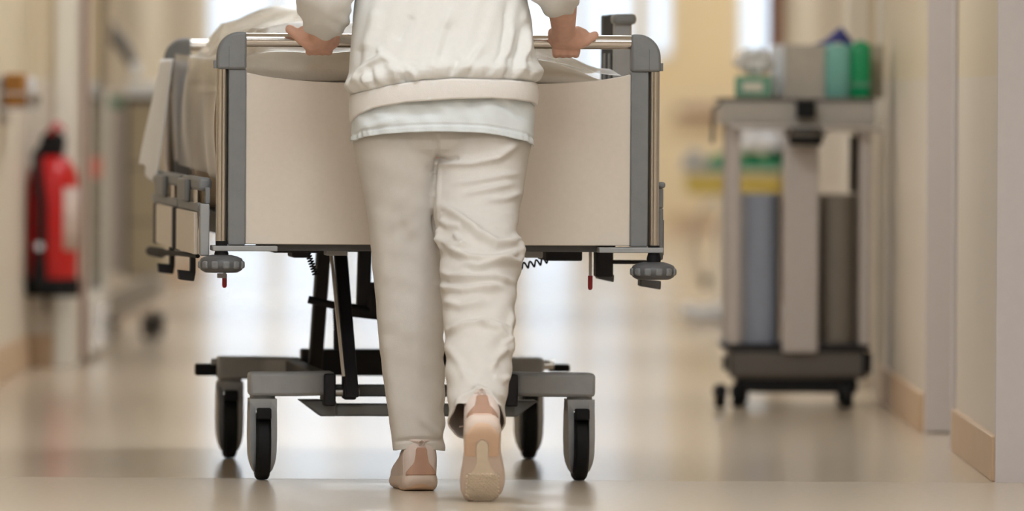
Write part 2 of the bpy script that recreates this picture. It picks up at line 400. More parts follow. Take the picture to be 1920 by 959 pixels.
for s in (-1, 1):
    x0, x1 = sorted((s * .362, s * .507))
    B((x0, -.03, .5265), (x1, .08, .5385)).build('bottom_plate', 'bed_grey_light', bed, .002)
    bw = MB().lathe([(.0, -.0185), (.036, -.0185), (.046, -.013), (.0505, -.004), (.0505, .004), (.046, .013), (.036, .0175), (.022, .021), (0, .021)], (0, 0, 0), 40).build('bumper_wheel', 'bed_grey_dark', bed)
    bw.location = (s * .487 + (0 if s < 0 else -.001), -.012, .497 - (.012 if s > 0 else 0))
    for k in range(12):
        a = 2 * math.pi * (k + .3) / 12
        pd = B((-.006, -.0082, -.0085), (.0045, .0082, .0085)).build('grip_pad', 'bed_grey', bw, .004)
        pd.location = (math.cos(a) * .0485, math.sin(a) * .0485, -.001); pd.rotation_euler = (0, 0, a)
    MB().lathe([(0, -.02), (.016, -.02), (.016, -.01), (.013, 0), (.013, .018), (0, .018)], (s * .487, -.012, .531 - (.006 if s > 0 else 0)), 20).build('bumper_stem', 'rubber_black', bed)
# bed deck between the boards
B((-.44, .04, .55), (-.40, 2.06, .60)).build('deck_beam', 'bed_grey', bed, .003)
B((.40, .04, .55), (.44, 2.06, .60)).build('deck_beam', 'bed_grey', bed, .003)
for k in range(9):
    B((-.40, .12 + k * .23, .575), (.40, .12 + k * .23 + .17, .60)).build('deck_panel', 'bed_grey_light', bed, .004)
lo, hi = bbox(612, 464, 652, 480, .16, .24); B(lo, hi).build('mount_block', 'bed_grey_light', bed, .003)
lo, hi = bbox(985, 467, 1018, 484, .16, .24); B(lo, hi).build('mount_block', 'bed_grey_light', bed, .003)
for r in ((512, 464, 600, 475, .2, .5), (548, 470, 582, 484, .25, .4), (1024, 469, 1092, 490, .3, .5), (1118, 470, 1150, 520, .3, .36), (1140, 488, 1215, 496, .3, .33)):
    lo, hi = bbox(*r); B(lo, hi).build('actuator_housing', 'chassis_black', bed, .004)
# foot-like release pads
for r in ((1122, 512, 1152, 530, .33, .40), (1201, 524, 1240, 544, .2, .26)):
    a = BL(r[0], r[1], r[4]); b = BL(r[2], r[3], r[4])
    MB().prism([(a.x, a.z), (b.x, a.z - .004), (b.x - .001, b.z), (a.x, b.z + .008)], r[4], r[5]).build('release_pad', 'bed_grey_dark', bed, .003)
for px, y0, y1, ly in ((421, 514, 540, .03), (1107, 484, 544, .12)):
    a = BL(px, y0, ly); b = BL(px, y1, ly); L = (a.z - b.z)
    lv = MB().tube([(a.x, ly, a.z + .05 if px > 900 else a.z + .01), (a.x, ly, b.z + .03)], .0035, 8).build('release_lever', 'steel_brushed', bed)
    MB().tube([(a.x, ly, min(a.z, b.z + .032)), (a.x, ly, b.z + .004), (a.x, ly, b.z)], [.0055, .0055, .003], 10).build('lever_grip', 'red_plastic', lv)
lo, hi = bbox(408, 513, 424, 522, .02, .04); B(lo, hi).build('lever_bracket', 'bed_grey_light', bed, .001)
# coiled cables
def coil(p0, p1, r, turns, sag):
    pts = []; n = turns * 10
    p0, p1 = Vector(p0), Vector(p1); ax = (p1 - p0).normalized(); u = ax.cross(Vector((0, 1, 0))).normalized(); v = ax.cross(u)
    for i in range(n + 1):
        t = i / n; q = p0.lerp(p1, t) - Vector((0, 0, sag * 4 * t * (1 - t)))
        a = 2 * math.pi * turns * t; pts.append(q + u * r * math.cos(a) + v * r * math.sin(a))
    return pts
MB().tube(coil(BL(960, 500, .4), BL(1030, 486, .4), .007, 6, .004), .0022, 6).build('coiled_cable', 'chassis_black', bed)
MB().tube(coil(BL(576, 472, .4), BL(592, 516, .4), .006, 9, 0), .0018, 6).build('coiled_cable', 'chassis_black', bed)
MB().tube(coil(BL(630, 580, .75), BL(632, 622, .75), .006, 9, 0), .003, 6).build('coiled_cable', 'chassis_black', bed)
# lifting mechanism
def bar(p0, p1, wd, dp, name, m, bev=.004):
    p0, p1 = Vector(p0), Vector(p1); h = wd / 2
    vs = [(p0.x - h, p0.y - dp / 2, p0.z), (p0.x + h, p0.y - dp / 2, p0.z), (p0.x + h, p0.y + dp / 2, p0.z), (p0.x - h, p0.y + dp / 2, p0.z)]
    ve = [(p1.x - h, p1.y - dp / 2, p1.z), (p1.x + h, p1.y - dp / 2, p1.z), (p1.x + h, p1.y + dp / 2, p1.z), (p1.x - h, p1.y + dp / 2, p1.z)]
    return MB().loft([vs, ve]).build(name, m, bed, bev)
bar(BL(607, 462, .85), BL(590, 700, 1.25), .032, .06, 'lift_arm', 'chassis_black')
bar(BL(637, 462, .55), BL(660, 745, .28), .030, .05, 'lift_arm', 'chassis_black')
bar(BL(621, 478, .52), BL(644, 706, .27), .0065, .02, 'lift_strip', 'bed_panel', .001)
bar(BL(684, 462, .7), BL(680, 594, .72), .030, .05, 'lift_arm', 'chassis_black')
bar(BL(890, 462, .55), BL(905, 745, .28), .030, .05, 'lift_arm', 'chassis_black')
bar(BL(900, 462, .85), BL(880, 700, 1.25), .032, .06, 'lift_arm', 'chassis_black')
MB().tube([BL(578, 562, .75), BL(640, 576, .75)], .009, 12).build('pivot_pin', 'chassis_black', bed)
MB().tube([BL(640, 580, .7), BL(712, 588, .7)], .016, 14).build('cross_shaft', 'chassis_black', bed)
MB().tube([BL(702, 530, .7), BL(700, 585, .7)], .018, 14).build('actuator', 'chassis_black', bed)
MB().tube([BL(632, 620, .75), BL(632, 655, .75)], .009, 10).build('cable_plug', 'chassis_black', bed)
B((-.405, .03, .527), (.405, .07, .545)).build('foot_beam', 'bed_grey_dark', bed, .002)
B((-.22, .2, .522), (.2, 1.9, .54)).build('under_tray', 'chassis_black', bed, .004)
# wheeled base
OX = -.009; NY, FY = .30, 1.46; TR = .363
def caster(x, y):
    h = MB()
    hous = MB(); w2 = .031; R = .0
    # two cheeks with rounded lower ends, joined by a hood
    def cheek(s):
        rings = []
        for z, wo, dp in ((.180, w2, .040), (.150, w2, .055), (.10, w2, .062), (.06, w2 - .001, .060), (.04, w2 - .004, .052), (.025, w2 - .009, .040), (.017, w2 - .0135, .026)):
            a, b = sorted((s * .0168, s * wo))
            rings.append([(a, -dp, z), (b, -dp * .8, z), (b, dp * .8, z), (a, dp, z)])
        hous.loft(rings)
    cheek(-1); cheek(1)
    hous.box((-w2, -.040, .160), (w2, .040, .186))
    ho = hous.build('caster_housing', 'bed_grey_light', bed, .004); ho.location = (x, y, 0)
    MB().lathe([(0, -.0158), (.072, -.0158), (.0775, -.011), (.078, 0), (.0775, .011), (.072, .0158), (0, .0158)], (0, 0, .078), 40, 'x').build('wheel', 'rubber_black', ho)
    B((-.0165, -.074, .14), (.0165, -.045, .166)).build('wheel_guard', 'rubber_black', ho, .004)
    MB().tube([(0, 0, .186), (0, 0, .196)], .029, 24).build('swivel_collar', 'bed_grey_light', ho)
    return ho
for y in (NY, FY):
    for s in (-1, 1): caster(OX + s * TR, y)
ZT, ZB = .246, .192
def base_arm(s, y, m):
    """arm reaching from the chassis out to a caster; m = -1 near end, +1 far end"""
    pts = [(.395, -.045), (.395, .045), (.285, .045), (.225, .065 * 1.6), (.195, .10), (.195, .04), (.235, -.005), (.285, -.045)]
    poly = [(OX + s * px, y - m * py) for px, py in pts]
    # top wedge: lower edge rises towards the caster
    return MB().prism(poly, ZB, ZT, 'z').build('base_arm', 'bed_grey_light', bed, .008)
for s in (-1, 1):
    base_arm(s, NY, -1); base_arm(s, FY, 1)
    x0, x1 = sorted((OX + s * .195, OX + s * .222))
    B((x0, NY + .0, .168), (x1, NY + .13, .242)).build('arm_collar', 'chassis_black', bed, .004)
    x0, x1 = sorted((OX + s * .148, OX + s * .178))
    B((x0, NY - .005, .183), (x1, NY + .06, .238)).build('hinge_block', 'chassis_black', bed, .005)
    MB().tube([(OX + s * .14, NY + .02, .2), (OX + s * .2, NY + .02, .2)], .009, 12).build('hinge_pin', 'steel_brushed', bed)
    # sloping arm between collar and lower beam
    x0, x1 = OX + s * .275, OX + s * .19
    MB().prism([(x0, .180), (x1, .180), (x1, .143), (OX + s * .225, .143)], NY + .05, NY + .14).build('beam_gusset', 'bed_grey', bed, .004)
    sb = sorted((OX + s * .20, OX + s * .235))
    B((sb[0], NY + .1, .20), (sb[1], FY - .1, .242)).build('side_beam', 'chassis_black', bed, .004)
B((OX - .195, NY + .06, .143), (OX + .195, NY + .15, .170)).build('lower_beam', 'bed_grey', bed, .005)
B((OX - .20, NY + .12, .186), (OX + .20, NY + .2, .212)).build('cross_beam', 'bed_grey_dark', bed, .004)
B((OX - .20, FY - .16, .205), (OX + .20, FY - .08, .268)).build('cross_beam', 'chassis_black', bed, .004)
for s, (a, b, t, u) in ((-1, (367, 415, 683, 705)), (1, (1030, 1069, 683, 698))) if False else ((-1, (367, 415, 683, 705)), (1, (1030, 1069, 684, 698))):
    lo, hi = bbox(a, t, b, u, FY, FY + .05); B(lo, hi).build('brake_pedal', 'rubber_black', bed, .004)
MB().lathe([(0, -.012), (.012, -.012), (.012, .012), (0, .012)], BL(1029, 685, FY), 14, 'x').build('brake_knob', 'steel', bed)
MB().lathe([(0, -.01), (.008, -.01), (.008, .01), (0, .01)], BL(404, 679, FY), 14, 'x').build('brake_knob', 'bed_grey_light', bed)
# lowered side guard on one flank
gx = -.53
sg = B((gx - .003, .02, .515), (gx + .018, .075, .632)).build('side_guard', 'bed_grey_light', bed, .003)
B((gx - .004, .03, .603), (gx + .02, .08, .620)).build('clamp', 'bed_grey', sg, .002)
B((gx + .009, .03, .632), (gx + .02, .06, .668)).build('latch', 'bed_grey', sg, .002)
B((gx - .006, .06, .660), (gx + .025, .70, .69)).build('guard_bar', 'bed_grey', sg, .008)
B((gx - .006, .80, .660), (gx + .02, 1.9, .69)).build('guard_bar', 'bed_grey', sg, .008)
B((gx - .008, .06, .612), (gx + .004, .80, .634)).build('guard_rail', 'bed_grey', sg, .004)
B((gx - .008, .86, .612), (gx + .004, 1.9, .634)).build('guard_rail', 'bed_grey', sg, .004)
B((gx - .014, .08, .517), (gx - .004, .76, .612)).build('guard_panel', 'bed_panel', sg, .002)
B((gx - .014, .98, .517), (gx - .004, 1.62, .612)).build('guard_panel', 'bed_panel', sg, .002)
for y in (.80, .92, 1.72): B((gx - .012, y, .513), (gx, y + .05, .612)).build('guard_slat', 'chassis_black', sg, .002)
for y in (.14, 1.05):
    MB().tube([(gx - .002, y, .632), (gx - .002, y, .662)], .009, 14).build('hinge_tube', 'steel', sg)
    B((gx - .02, y + .2, .632), (gx - .006, y + .5, .685)).build('hinge_cover', 'bed_grey', sg, .006)
MB().tube([(gx - .003, .1, .513), (gx - .004, .8, .506), (gx - .005, 1.4, .497), (gx - .006, 1.5, .494), (gx - .006, 2.0, .49)], [.005, .006, .007, .0125, .012], 12).build('guard_handle', 'rubber_black', sg)
for y, z in ((.42, .453), (1.25, .452)):
    hk = B((gx + .0, y, z + .015), (gx + .012, y + .05, .515)).build('release_hook', 'chassis_black', sg, .003)
    MB().prism([(gx - .026, z), (gx + .008, z - .004), (gx + .012, z + .018), (gx - .028, z + .022)], y - .002, y + .06).build('hook_pad', 'chassis_black', hk, .002)
# other flank: fixed posts and the raised guard
B((.496, .02, .51), (.512, .07, .627)).build('guard_post', 'bed_grey', bed, .003)
B((.512, .05, .52), (.517, .12, .60)).build('guard_post', 'bed_grey_dark', bed, .001)
B((.494, .02, .627), (.512, .06, .672)).build('guard_post', 'bed_grey', bed, .003)
B((.488, .015, .672), (.516, .07, .686)).build('guard_cap', 'bed_grey', bed, .005)
a = BL(1152, 40, .74); b = BL(1186, 150, .74)
rg = B((a.x, .74, .60), (b.x - .003, .775, a.z)).build('raised_guard', 'bed_grey_light', bed, .004)
cx0, cx1 = BL(1150, 26, .74).x, BL(1192, 26, .74).x
B((cx0 - .001, .725, BL(1170, 46, .74).z), (cx1, .80, BL(1170, 26, .74).z)).build('guard_cap', 'bed_grey', rg, .009)
B((a.x + .004, .775, .62), (a.x + .012, .80, a.z)).build('guard_edge', 'steel_brushed', rg, .002)
B((a.x + .002, .80, .86), (a.x + .022, 1.0, BL(1140, 27, .9).z)).build('guard_board', 'rubber_black', rg, .006)
B((a.x + .004, .80, .62), (a.x + .02, 1.01, .85)).build('guard_board', 'rubber_black', rg, .004)
for y in (.83, .93): B((a.x - .002, y, .63), (a.x + .003, y + .03, .98)).build('guard_slat', 'bed_grey', rg, .002)
B((a.x - .001, 1.0, .62), (a.x + .02, 1.03, BL(1128, 28, 1.0).z)).build('guard_edge', 'bed_grey_dark', rg, .004)

# bedding that lies on the bed
def noise2(x, y, s=1.0):
    return (math.sin(x * 7.1 * s + 1.3) * math.cos(y * 5.3 * s + .4) + .6 * math.sin(x * 15 * s + y * 11 * s) + .4 * math.sin(x * 29 * s - y * 23 * s + 2)) / 2
bo = Vector((BX, BY, 0))
def bed_thing(mb, name, m, **k):
    o = mb.build(name, m, **k); o.location = bo; o.rotation_euler = (0, 0, YAW); return o
mt = bed_thing(B((-.43, .06, .602), (.43, 2.02, .885)), 'mattress', 'mattress_cover', bevel=.03)
tag(mt, 'beige mattress lying on the hospital bed deck', 'mattress')
def heap(u, v):
    x = -.455 + .91 * u; y = .07 + 1.92 * v
    ex = 1 - abs(2 * u - 1) ** 5; ey = 1 - abs(2 * v - 1) ** 8
    g = float(np.interp(x, [-.455, -.43, -.38, -.2, .1, .23, .33, .38, .455], [0, .06, .085, .1, .092, .07, .03, .006, 0]))
    z = .912 + (g + (.022 * noise2(x, y) + .05 * math.exp(-((x + .25) / .16) ** 2 - ((y - 1.5) / .4) ** 2)) * min(1, g * 12)) * max(1 - abs(2 * v - 1) ** 7, 0) ** .45
    return (x, y, z)
dm = MB().grid(heap, 70, 90)
dv = bed_thing(dm, 'duvet', 'duvet_cotton', solid=.012, smooth=60); tag(dv, 'crumpled cream duvet heaped on the hospital bed', 'duvet')
def filmfn(u, v):
    y = .05 + 1.95 * v; s = u * .95
    if s < .35: x = .12 - 1.62 * s + 0; z = 0
    t = (u)
    if t < .55:
        x = .42 - t / .55 * .898; z = heap((x + .455) / .91 if x > -.45 else .001, min(max((y - .07) / 1.92, .02), .98))[2] + .018
        z = max(z, .955 + .02 * v) if x < -.38 else z
    else:
        q = (t - .55) / .45; x = -.478 - .012 * math.sin(q * 3.0) - .006 * q; z = .965 + .03 * v - .01 - .27 * q
    wv = .007 * math.sin(y * 5 + z * 6) + .003 * math.sin(y * 11 - z * 9)
    return (x + (wv if t > .5 else 0), y, z + (0 if t > .5 else wv))
fm = bed_thing(MB().grid(filmfn, 60, 140), 'plastic_cover', 'film', smooth=80)
tag(fm, 'clear plastic film draped over the hospital bed and its duvet', 'plastic cover')
def sheetfn(u, v):
    y = 1.55 + .5 * u; q = v
    return (-.512 - .036 * q ** .8 - .012 * q * (u) + .004 * math.sin(u * 14 + q * 3), y, .965 - .28 * q - .02 * math.sin(u * 5) * q)
sh = bed_thing(MB().grid(sheetfn, 30, 30), 'bed_sheet', 'sheet_white', solid=.004, smooth=80); tag(sh, 'white bed sheet hanging down the far left flank of the bed', 'sheet')

# ================================================================== PERSON
PO = Vector((-.14, 18.72, 0))
person = empty('person', PO)
tag(person, 'person in white sweatshirt, tunic and trousers walking and pushing the bed, seen from behind', 'person')
def mesh_obj(name, me, m, parent, smooth=True):
    me.transform(Matrix.Translation(-PO)); me.name = name; me.materials.clear(); me.materials.append(MATS[m])
    if smooth: me.shade_smooth()
    o = bpy.data.objects.new(name, me); C.objects.link(o); o.parent = parent; return o
def sup(a, e):
    c, s_ = math.cos(a), math.sin(a); r = (abs(c) ** e + abs(s_) ** e) ** (-1 / e); return c * r, s_ * r
def ring(py, xl, xr, d, ry, tilt=0.0, n=40, e=2.25):
    c = P((xl + xr) / 2, py, d); rx = (xr - xl) / 2 * d / F; t = math.radians(tilt)
    v = Vector((0, math.cos(t), -math.sin(t))); out = []
    for k in range(n):
        kx, ky = sup(2 * math.pi * k / n, e)
        out.append(c + Vector((1, 0, 0)) * rx * kx + v * ry * ky)
    return out
def interp_rows(rows, n):
    ys = [r[0] for r in rows]; out = []
    for y in np.linspace(ys[0], ys[-1], n): out.append([y] + [float(np.interp(y, ys, [r[k] for r in rows])) for k in range(1, len(rows[0]))])
    return out
# ---- trousers
Lrows = [(170, 663, 832, 18.775, .122, 0), (230, 660, 828, 18.77, .125, 0), (265, 661, 824, 18.765, .128, 0), (300, 667, 834, 18.765, .118, 0), (350, 678, 832, 18.77, .102, 0), (400, 688, 828, 18.775, .09, 0), (450, 694, 826, 18.78, .08, 0), (500, 698, 827, 18.785, .074, 0), (550, 703, 830, 18.79, .072, 0), (600, 707, 832, 18.79, .07, 0), (650, 711, 833, 18.795, .067, 0), (700, 717, 834, 18.80, .064, 0), (750, 724, 835, 18.80, .062, 0), (800, 731, 834, 18.80, .06, 0), (845, 737, 833, 18.80, .058, 0), (872, 741, 831, 18.80, .056, 0)]
Rrows = [(170, 805, 998, 18.765, .122, 0), (230, 808, 998, 18.76, .125, 0), (265, 812, 997, 18.755, .128, 0), (300, 813, 991, 18.75, .118, 4), (330, 812, 986, 18.735, .108, 8), (360, 812, 981, 18.715, .100, 12), (400, 811, 973, 18.68, .088, 18), (430, 816, 970, 18.645, .084, 24), (455, 821, 975, 18.615, .082, 28), (480, 826, 979, 18.585, .08, 32), (505, 825, 976, 18.56, .078, 36), (535, 826, 969, 18.53, .075, 39), (570, 830, 967, 18.495, .072, 41), (610, 832, 966, 18.455, .07, 42), (650, 834, 963, 18.415, .068, 42), (700, 836, 957, 18.355, .065, 42), (745, 838, 951, 18.30, .063, 42), (792, 840, 947, 18.245, .062, 42), (825, 845, 945, 18.21, .060, 42)]
tm = MB()
tm.loft([ring(r[0], r[1], r[2], r[3], r[4], r[5]) for r in interp_rows(Lrows, 60)])
tm.loft([ring(r[0], r[1], r[2], r[3], r[4], r[5]) for r in interp_rows(Rrows, 60)])
tm.loft([ring(y, a, b, 18.765, ry, 0, e=2.4) for y, a, b, ry in ((170, 668, 992, .118), (230, 664, 994, .126), (262, 668, 990, .127), (280, 690, 965, .118), (296, 740, 900, .09))])
tme = remesh(tm, .0037, 7, .5)
q5 = lambda l: [(640 + x * .3336, 240 + y * .3336) for x, y in l]
q6 = lambda l: [(680 + x * .437, 540 + y * .437) for x, y in l]
folds = [
    (q5([(640, 315), (760, 300), (900, 270), (990, 258)]), .0045, 6), (q5([(690, 375), (860, 340), (960, 316)]), .005, 6), (q5([(790, 420), (920, 400), (1010, 366)]), .005, 6),
    (q5([(570, 440), (650, 490), (720, 550), (790, 610), (870, 655), (960, 640), (1015, 600)]), .010, 8), (q5([(785, 612), (840, 590), (880, 565)]), .003, 6),
    (q5([(550, 520), (600, 550), (680, 560)]), .005, 6), (q5([(630, 590), (670, 640), (705, 662)]), .006, 5),
    (q5([(550, 620), (610, 660), (670, 672), (708, 665)]), .008, 5.5), (q5([(580, 665), (640, 700), (720, 735), (800, 745), (880, 740), (960, 712), (1000, 690)]), .010, 6.5),
    (q5([(690, 772), (760, 785), (820, 775), (930, 750), (1010, 755)]), .010, 6), (q5([(560, 810), (620, 840), (720, 850), (850, 845), (970, 868)]), .010, 6.5),
    (q5([(553, 880), (600, 905), (680, 918), (800, 905), (900, 900)]), .009, 6.5), (q5([(545, 560), (558, 640), (578, 705)]), .006, 5),
    (q5([(1000, 640), (1015, 700), (1005, 750)]), .008, 6),
    (q5([(560, 200), (740, 196), (880, 165), (1000, 75)]), .007, 8), (q5([(540, 176), (600, 180), (665, 172)]), -.0055, 4.2), (q5([(560, 186), (740, 186), (880, 150)]), -.003, 4),
    (q5([(532, 40), (538, 130), (540, 190)]), -.004, 3.6), (q5([(480, 215), (515, 260)]), -.002, 5), ([(818, 300), (816, 335), (813, 380), (813, 410), (818, 440), (824, 470)], -.006, 3.6), ([(823, 310), (822, 350), (821, 400)], .003, 5),
    (q6([(355, 190), (440, 160), (540, 145), (600, 170), (636, 205)]), .007, 6), (q6([(500, 150), (580, 180), (622, 222), (600, 255)]), .006, 5), (q6([(620, 260), (570, 310), (560, 345)]), .006, 6),
    (q6([(395, 530), (430, 480), (490, 447), (540, 470), (600, 550)]), .008, 6), (q6([(470, 425), (540, 452), (600, 475)]), .006, 6), (q6([(350, 60), (420, 80), (520, 70)]), .006, 7),
    (q6([(640, 100), (625, 200), (640, 300)]), .005, 5), (q6([(360, 250), (420, 330), (450, 400)]), .004, 8), (q6([(560, 380), (600, 400), (630, 380)]), .005, 6),
    (q6([(95, 200), (120, 400), (140, 600)]), .002, 10), (q6([(220, 150), (240, 400)]), .002, 14), (q6([(250, 560), (290, 600), (345, 640)]), .003, 7), (q6([(140, 660), (230, 650), (330, 655)]), -.0035, 3),
    (q5([(330, 520), (380, 640), (400, 800)]), -.003, 14), (q5([(200, 450), (220, 640), (260, 900)]), .002, 14)]
def tro_extra(px, py, no, co):
    r = .0018 * np.sin(px * .11 + py * .06 + 2 * np.sin(py * .03)) * np.sin(py * .05 + 1.3) + .0012 * np.sin(px * .05 - py * .13)
    return r * np.where((px > 826) & (py > 400), 1.2, .3)
displace(tme, folds, tro_extra)
bm = bmesh.new(); bm.from_mesh(tme)
def cut(bm, co, no, cond):
    g = [e for e in bm.verts if cond(e.co)]; vs = set(g)
    es = [e for e in bm.edges if e.verts[0] in vs and e.verts[1] in vs]; fs = [f for f in bm.faces if all(v in vs for v in f.verts)]
    bmesh.ops.bisect_plane(bm, geom=g + es + fs, plane_co=co, plane_no=no, clear_outer=True)
hl = P(785, 845, 18.80); cut(bm, hl, (0, 0, -1), lambda c: c.z < .30 and c.y > 18.62)
hc = P(893, 792, 18.245); tt = math.radians(42); cut(bm, hc, (0, -math.sin(tt), -math.cos(tt)), lambda c: c.z < .36 and c.y < 18.62)
cut(bm, P(818, 182, 18.77), (0, 0, 1), lambda c: c.z > .75)
# hems: let the rear edge of the standing leg's hem arch up a little over the shoe
for v in bm.verts:
    if v.co.y > 18.62 and v.co.z < hl.z + .02: 
        x = (v.co.x - hl.x) / .055
        v.co.z += .006 * math.cos(x * 1.6) * (1 - (v.co.z - hl.z) / .02)
bm.to_mesh(tme); bm.free()
tro = mesh_obj('trousers', tme, 'trouser_cotton', person); q = tro.modifiers.new('s', 'SOLIDIFY'); q.thickness = .0035; q.offset = -1
# ---- tunic and sweatshirt: rings whose lower edge follows the hem
def garment(rows, hem, y0, nu, nv, e, close_top=False):
    ys = [r[0] for r in rows]
    def at(y): return [float(np.interp(y, ys, [r[k] for r in rows])) for k in range(1, len(rows[0]))]
    def fn(u, v):
        a = 2 * math.pi * u; kx, ky = sup(a, e)
        xl, xr, d, ry = at(230); yh = hem((xl + xr) / 2 + kx * (xr - xl) / 2)
        y = y0 + (yh - y0) * v; xl, xr, d, ry = at(y)
        c = P((xl + xr) / 2, y, d)
        return c + Vector((kx * (xr - xl) / 2 * d / F, ky * ry, 0))
    m = MB().grid(fn, nu, nv, True); me = bpy.data.meshes.new('g'); me.from_pydata(m.v, [], m.f)
    bm = bmesh.new(); bm.from_mesh(me); bmesh.ops.recalc_face_normals(bm, faces=bm.faces)
    # outward
    c = sum((v.co for v in bm.verts), Vector()) / len(bm.verts)
    f0 = max(bm.faces, key=lambda f: (f.calc_center_median() - c).xy.length)
    if f0.normal.dot(f0.calc_center_median() - c) < 0: bmesh.ops.reverse_faces(bm, faces=bm.faces)
    bm.to_mesh(me); bm.free(); return me
hem_t = lambda x: float(np.interp(x, [650, 660, 680, 720, 770, 820, 870, 910, 950, 985, 1002], [270, 266, 258, 252, 248, 246.5, 247, 249, 255, 264, 274]))
tun_rows = [(100, 668, 995, 18.76, .135), (150, 664, 998, 18.757, .138), (200, 659, 1000, 18.752, .146), (280, 657, 1002, 18.75, .149)]
tu = garment(tun_rows, hem_t, 110, 220, 60, 2.9)
def tun_extra(px, py, no, co):
    hy = np.interp(px, [650, 660, 680, 720, 770, 820, 870, 910, 950, 985, 1002], [270, 266, 258, 252, 248, 246.5, 247, 249, 255, 264, 274])
    d = hy - py
    st = -.0028 * np.exp(-((d - 13) / 1.8) ** 2)                                      # stitched hem line
    puck = .0022 * np.sin(px * .62 + .8 * np.sin(px * .05)) * np.exp(-((d - 7) / 7) ** 2)
    return st + puck + .002 * np.sin(px * .07 + py * .03) + .0016 * np.sin(px * .15 - py * .08)
displace(tu, [([(690, 200), (760, 215), (840, 212)], -.003, 9), ([(930, 188), (960, 205), (985, 225)], -.004, 6), ([(680, 240), (740, 225)], .003, 7)], tun_extra)
tuo = mesh_obj('tunic', tu, 'tunic_cotton', person); q = tuo.modifiers.new('s', 'SOLIDIFY'); q.thickness = .002; q.offset = -1
hx = [645, 658, 664, 675, 704, 763, 850, 920, 970, 1000, 1012]; hy_ = [238, 230, 224, 215, 202, 191.5, 185, 183, 186, 191, 201]
sx = [645, 658, 681, 734, 792, 850, 950, 1000, 1012]; sy_ = [186, 178, 172, 159, 150, 146, 148, 152, 156]
hem_s = lambda x: float(np.interp(x, hx, hy_))
sw_rows = [(-430, 780, 880, 18.89, .05), (-418, 752, 905, 18.885, .07), (-398, 705, 945, 18.88, .09), (-360, 655, 985, 18.87, .112), (-250, 656, 986, 18.84, .124), (-100, 662, 988, 18.80, .13), (0, 665, 990, 18.77, .136), (60, 661, 999, 18.76, .142), (110, 655, 1006, 18.75, .152), (145, 652, 1008, 18.747, .156), (175, 656, 1006, 18.747, .155), (240, 657, 1009, 18.747, .155)]
swm = garment(sw_rows, hem_s, -430, 260, 260, 2.6)
q3 = lambda l: [(500 + x * .292, y * .292) for x, y in l]
sfolds = [(q3([(570, 530), (610, 460), (660, 415), (750, 365)]), .010, 7), (q3([(720, 300), (740, 360), (830, 410)]), .006, 5), (q3([(700, 60), (690, 180), (640, 330)]), .005, 12),
          (q3([(1040, 470), (1090, 350), (1130, 220), (1180, 60)]), .006, 9), (q3([(1100, 400), (1140, 280), (1170, 150)]), -.006, 9), (q3([(840, 260), (890, 180), (940, 100)]), -.005, 9),
          (q3([(1270, 470), (1330, 385), (1380, 300)]), .006, 7), (q3([(1180, 470), (1240, 380)]), -.004, 6), (q3([(1440, 460), (1510, 340), (1540, 180), (1550, 20)]), -.007, 6), (q3([(1480, 440), (1550, 330), (1580, 180)]), .006, 6),
          (q3([(1560, 480), (1630, 310), (1660, 120)]), -.007, 6), (q3([(1600, 490), (1655, 340), (1680, 180)]), .006, 5), (q3([(860, 480), (880, 510), (890, 525)]), -.006, 4), (q3([(900, 440), (950, 490), (970, 525)]), .005, 5),
          (q3([(680, 450), (700, 520), (690, 560)]), -.006, 5), (q3([(640, 480), (660, 540)]), .006, 5), (q3([(770, 400), (840, 470), (860, 520)]), .006, 7), (q3([(1660, 60), (1650, 240), (1690, 420)]), .005, 6), (q3([(600, 300), (580, 420), (550, 520)]), -.005, 8)]
r2 = random.Random(3)
for k in range(34):
    x = 668 + k * 10 + r2.uniform(-4, 4); yb = float(np.interp(x, sx, sy_)) - 2; L = r2.uniform(14, 44); sl = r2.uniform(.1, .7) * (1 if x > 740 else -.8)
    sfolds.append(([(x, yb), (x + sl * L * .5, yb - L * .5), (x + sl * L, yb - L)], r2.choice((-1, 1)) * r2.uniform(.0012, .0036), r2.uniform(3.5, 6)))
def sw_extra(px, py, no, co):
    s = np.interp(px, sx, sy_) - py
    seam = -.0065 * np.exp(-(s / 2.2) ** 2) - .002 * np.exp(-((s - 5) / 1.3) ** 2)
    puff = .013 * np.exp(-((s - 20) / 15) ** 2) * (s > 0) + .013 * np.exp(-((20.) / 15) ** 2) * 0
    band = -.002 * (s < 0)
    return seam + puff + band + .003 * np.sin(px * .06 + .02 * py) * smoothstep(60, 0, s) + .0015 * np.sin(px * .17 + py * .05)
displace(swm, sfolds, sw_extra)
swo = mesh_obj('sweatshirt', swm, 'sweat_cotton', person); q = swo.modifiers.new('s', 'SOLIDIFY'); q.thickness = .004; q.offset = -1
# ribbed hem band as a sub-part
def bandfn(u, v):
    a = 2 * math.pi * u; kx, ky = sup(a, 2.6)
    x = 832 + kx * 175.5; ys = float(np.interp(x, sx, sy_)) + 1.5; yh = hem_s(x) + 1; y = ys + (yh - ys) * v
    c = P(832, y, 18.747); k = 1 + .010 * math.sin(v * math.pi)
    return c + Vector((kx * 176.2 * 18.75 / F * k, ky * (.1565) * k, 0)) - PO
bd = MB().grid(bandfn, 200, 10, True).build('hem_band', 'rib_knit', swo, solid=.003, smooth=80)
